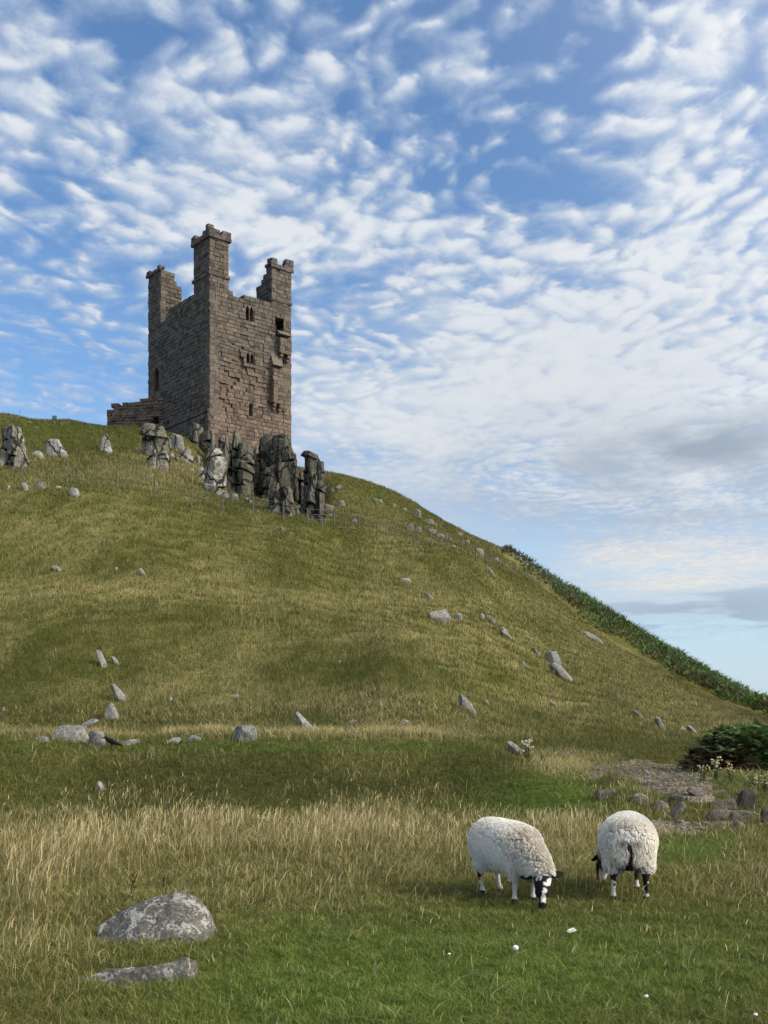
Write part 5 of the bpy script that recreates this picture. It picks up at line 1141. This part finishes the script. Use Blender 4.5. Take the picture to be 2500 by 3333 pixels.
# short turf close by
n_ = 420000; X, Y = strew(rs, n_, 4.7, 15.5, -.1); Z = hz(X, Y); px, py, dry, gr, dk = fields(X, Y, Z)
clump = fbm(X * 9, Y * 9, 91, 3); ok = (rs.random(n_) < .35 + .9 * clump) & clear_of(X, Y) & offpath(X, Y, .2, rs); X, Y, Z, px, py, dry, gr, dk, clump = (q[ok] for q in (X, Y, Z, px, py, dry, gr, dk, clump)); n_ = len(X)
h = (.026 + .03 * rs.random(n_) + .05 * dry + .03 * clump) * (1 + .5 * (1 - gr) * rs.random(n_)); isd = rs.random(n_) < dry * .42 + .04
c = turf(np.where(isd, .72, .04), gr, dk * .8) * JIT(rs, n_, .38) * (.62 + .8 * clump)[:, None]; c[:, 0] *= rs.uniform(.85, 1.2, n_)
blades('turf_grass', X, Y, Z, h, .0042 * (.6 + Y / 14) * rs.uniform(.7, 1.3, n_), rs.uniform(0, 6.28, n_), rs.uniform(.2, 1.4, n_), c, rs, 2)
# rougher grass up to the bank and the foot of the hill
n_ = 330000; X, Y = strew(rs, n_, 12, 38, .35, .45); Z = hz(X, Y); px, py, dry, gr, dk = fields(X, Y, Z); clump = fbm(X * 3.2, Y * 3.2, 92, 3)
ok = (rs.random(n_) < .3 + clump) & offpath(X, Y, .16, rs); X, Y, Z, px, py, dry, gr, dk, clump = (q[ok] for q in (X, Y, Z, px, py, dry, gr, dk, clump)); n_ = len(X)
isd = rs.random(n_) < dry * .7; h = (.05 + .07 * rs.random(n_) + .07 * clump) * (1 + .8 * isd) * (.75 + .25 * (1 - gr)) * np.where(Y > 19, 1.1, .9)
c = turf(np.where(isd, .75, .06), gr, dk * .95) * JIT(rs, n_, .35) * (.66 + .66 * clump)[:, None]
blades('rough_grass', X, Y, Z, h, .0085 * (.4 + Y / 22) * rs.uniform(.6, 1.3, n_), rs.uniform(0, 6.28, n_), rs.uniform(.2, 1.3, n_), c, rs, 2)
# tall dry flowering stalks: the straw band before the bank, round the sheep and the boulder
n_ = 150000; X, Y = strew(rs, n_, 5.2, 19, .35, .45); Z = hz(X, Y); px, py, dry, gr, dk = fields(X, Y, Z)
tall = np.clip(gsum(px, py, [(700, 2790, 1050, 105, 1.0), (120, 2990, 330, 170, .75), (1830, 2790, 140, 80, .9), (2420, 2850, 170, 60, .45), (620, 2930, 450, 80, .35), (1300, 2900, 350, 60, .30), (1750, 2925, 500, 30, .35), (800, 2625, 900, 60, .30), (420, 3170, 380, 60, .10), (2330, 2925, 260, 30, .3), (1250, 3080, 1500, 260, .06)]), 0, 1)
patch = fbm(X * 1.3, Y * .9, 93, 4) * .6 + fbm(X * .42, Y * .3, 97, 3) * .4; ok = (rs.random(n_) < tall * np.clip((patch - .38) * 4.6, .08, 1.4) * .42) & clear_of(X, Y) & offpath(X, Y, .05, rs)
X, Y, Z, px, py, tall, patch, gr = (q[ok] for q in (X, Y, Z, px, py, tall, patch, gr)); n_ = len(X)
h = (.17 + .27 * tall * rs.uniform(.35, 1.15, n_)) * (.7 + .6 * patch) * np.where(py > 2935, .72, 1)
pale = rs.random(n_)[:, None]; c = (np.array((.66, .52, .25)) * pale + np.array((.30, .25, .10)) * (1 - pale)) * JIT(rs, n_, .25); gs = rs.random(n_) < .36; c[gs] = np.array((.13, .14, .045)) * JIT(rs, int(gs.sum()), .3)
blades('dry_grass', X, Y, Z, h, .0042 * (.5 + Y / 18) * rs.uniform(.7, 1.3, n_), rs.normal(.3, 1.5, n_), np.abs(rs.normal(.45, .5, n_)), c, rs, 4, 1.2)
# seed heads on part of the stalks
sel = rs.random(n_) < .30; hs = h[sel]; Xs, Ys, Zs = X[sel], Y[sel], Z[sel]; m_ = len(hs); az_ = rs.normal(.3, 1.2, m_); ln = np.abs(rs.normal(.4, .3, m_))
Zt = Zs + hs * .72; blades('seed_heads', Xs + np.cos(az_) * ln * hs * .3, Ys + np.sin(az_) * ln * hs * .3, Zt, hs * .38, .0085 * (.5 + Ys / 18) * rs.uniform(.7, 1.2, m_), az_, ln, np.tile((.66, .52, .28), (m_, 1)) * JIT(rs, m_, .3), rs, 2, 1.2)
# hill grass
n_ = 520000; X, Y = strew(rs, n_, 31, 124, .35, .42); Z = hz(X, Y); px, py, dry, gr, dk = fields(X, Y, Z); clump = fbm(X * 1.1, Y * .8, 94, 3)
ok = (rs.random(n_) < .35 + clump) & offpath(X, Y, .05, rs) & ~((px > 1640) & (py < brmask(px, 0))); X, Y, Z, px, py, dry, gr, dk, clump = (q[ok] for q in (X, Y, Z, px, py, dry, gr, dk, clump)); n_ = len(X)
st = gsum(px, py, [(560, 1545, 170, 38, .8), (250, 1500, 150, 40, .3), (1200, 1790, 200, 40, .2)]); isd = rs.random(n_) < np.clip(dry * .62 + st * .3, 0, .85)
h = (.09 + .12 * rs.random(n_) + .14 * clump + .35 * st * rs.random(n_)) * (1 + .5 * isd); c = turf(np.where(isd, .60, .05), gr * .6, dk * .75, 1.06) * JIT(rs, n_, .36) * (.66 + .66 * clump)[:, None]
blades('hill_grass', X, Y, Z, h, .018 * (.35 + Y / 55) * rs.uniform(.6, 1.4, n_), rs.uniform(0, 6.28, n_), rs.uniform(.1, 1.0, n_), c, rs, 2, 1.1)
# a few long bent stalks fallen over the lawn
n_ = 260; X, Y = strew(rs, n_, 5.4, 9.2, .5, .40, -.05); Z = hz(X, Y) + .02; c = np.tile((.40, .36, .20), (n_, 1)) * JIT(rs, n_, .3)
blades('fallen_stalks', X, Y, Z, rs.uniform(.04, .12, n_), np.full(n_, .0042), rs.uniform(0, 6.28, n_), rs.uniform(1.0, 2.4, n_), c, rs, 4, 1.1)

# longer grass growing up round the half-buried stones
SX = []; SY = []; SW = []
for (sx, sy, w, dpt, cy) in STONES:
    k = int(min(60, 14 + w * 26)); th = rs.uniform(math.pi * .95, math.pi * 2.05, k); r_ = rs.uniform(.88, 1.25, k)
    SX.append(sx + np.cos(th) * w * .56 * r_); SY.append(cy + np.sin(th) * dpt * .52 * r_ - .02); SW.append(np.full(k, min(.5, .35 * w + .08)))
X, Y, SW = np.concatenate(SX), np.concatenate(SY), np.concatenate(SW); ok = offpath(X, Y, .1, rs); X, Y, SW = X[ok], Y[ok], SW[ok]; Z = hz(X, Y); n_ = len(X); px, py, dry, gr, dk = fields(X, Y, Z)
isd = rs.random(n_) < .45; c = turf(np.where(isd, .7, .08), gr * .6, dk * .8) * JIT(rs, n_, .3)
blades('grass_tufts', X, Y, Z, SW * rs.uniform(.5, 1.0, n_), .010 * (.35 + Y / 28) * rs.uniform(.7, 1.3, n_), rs.uniform(0, 6.28, n_), rs.uniform(.1, .9, n_), c, rs, 3, 1.15)
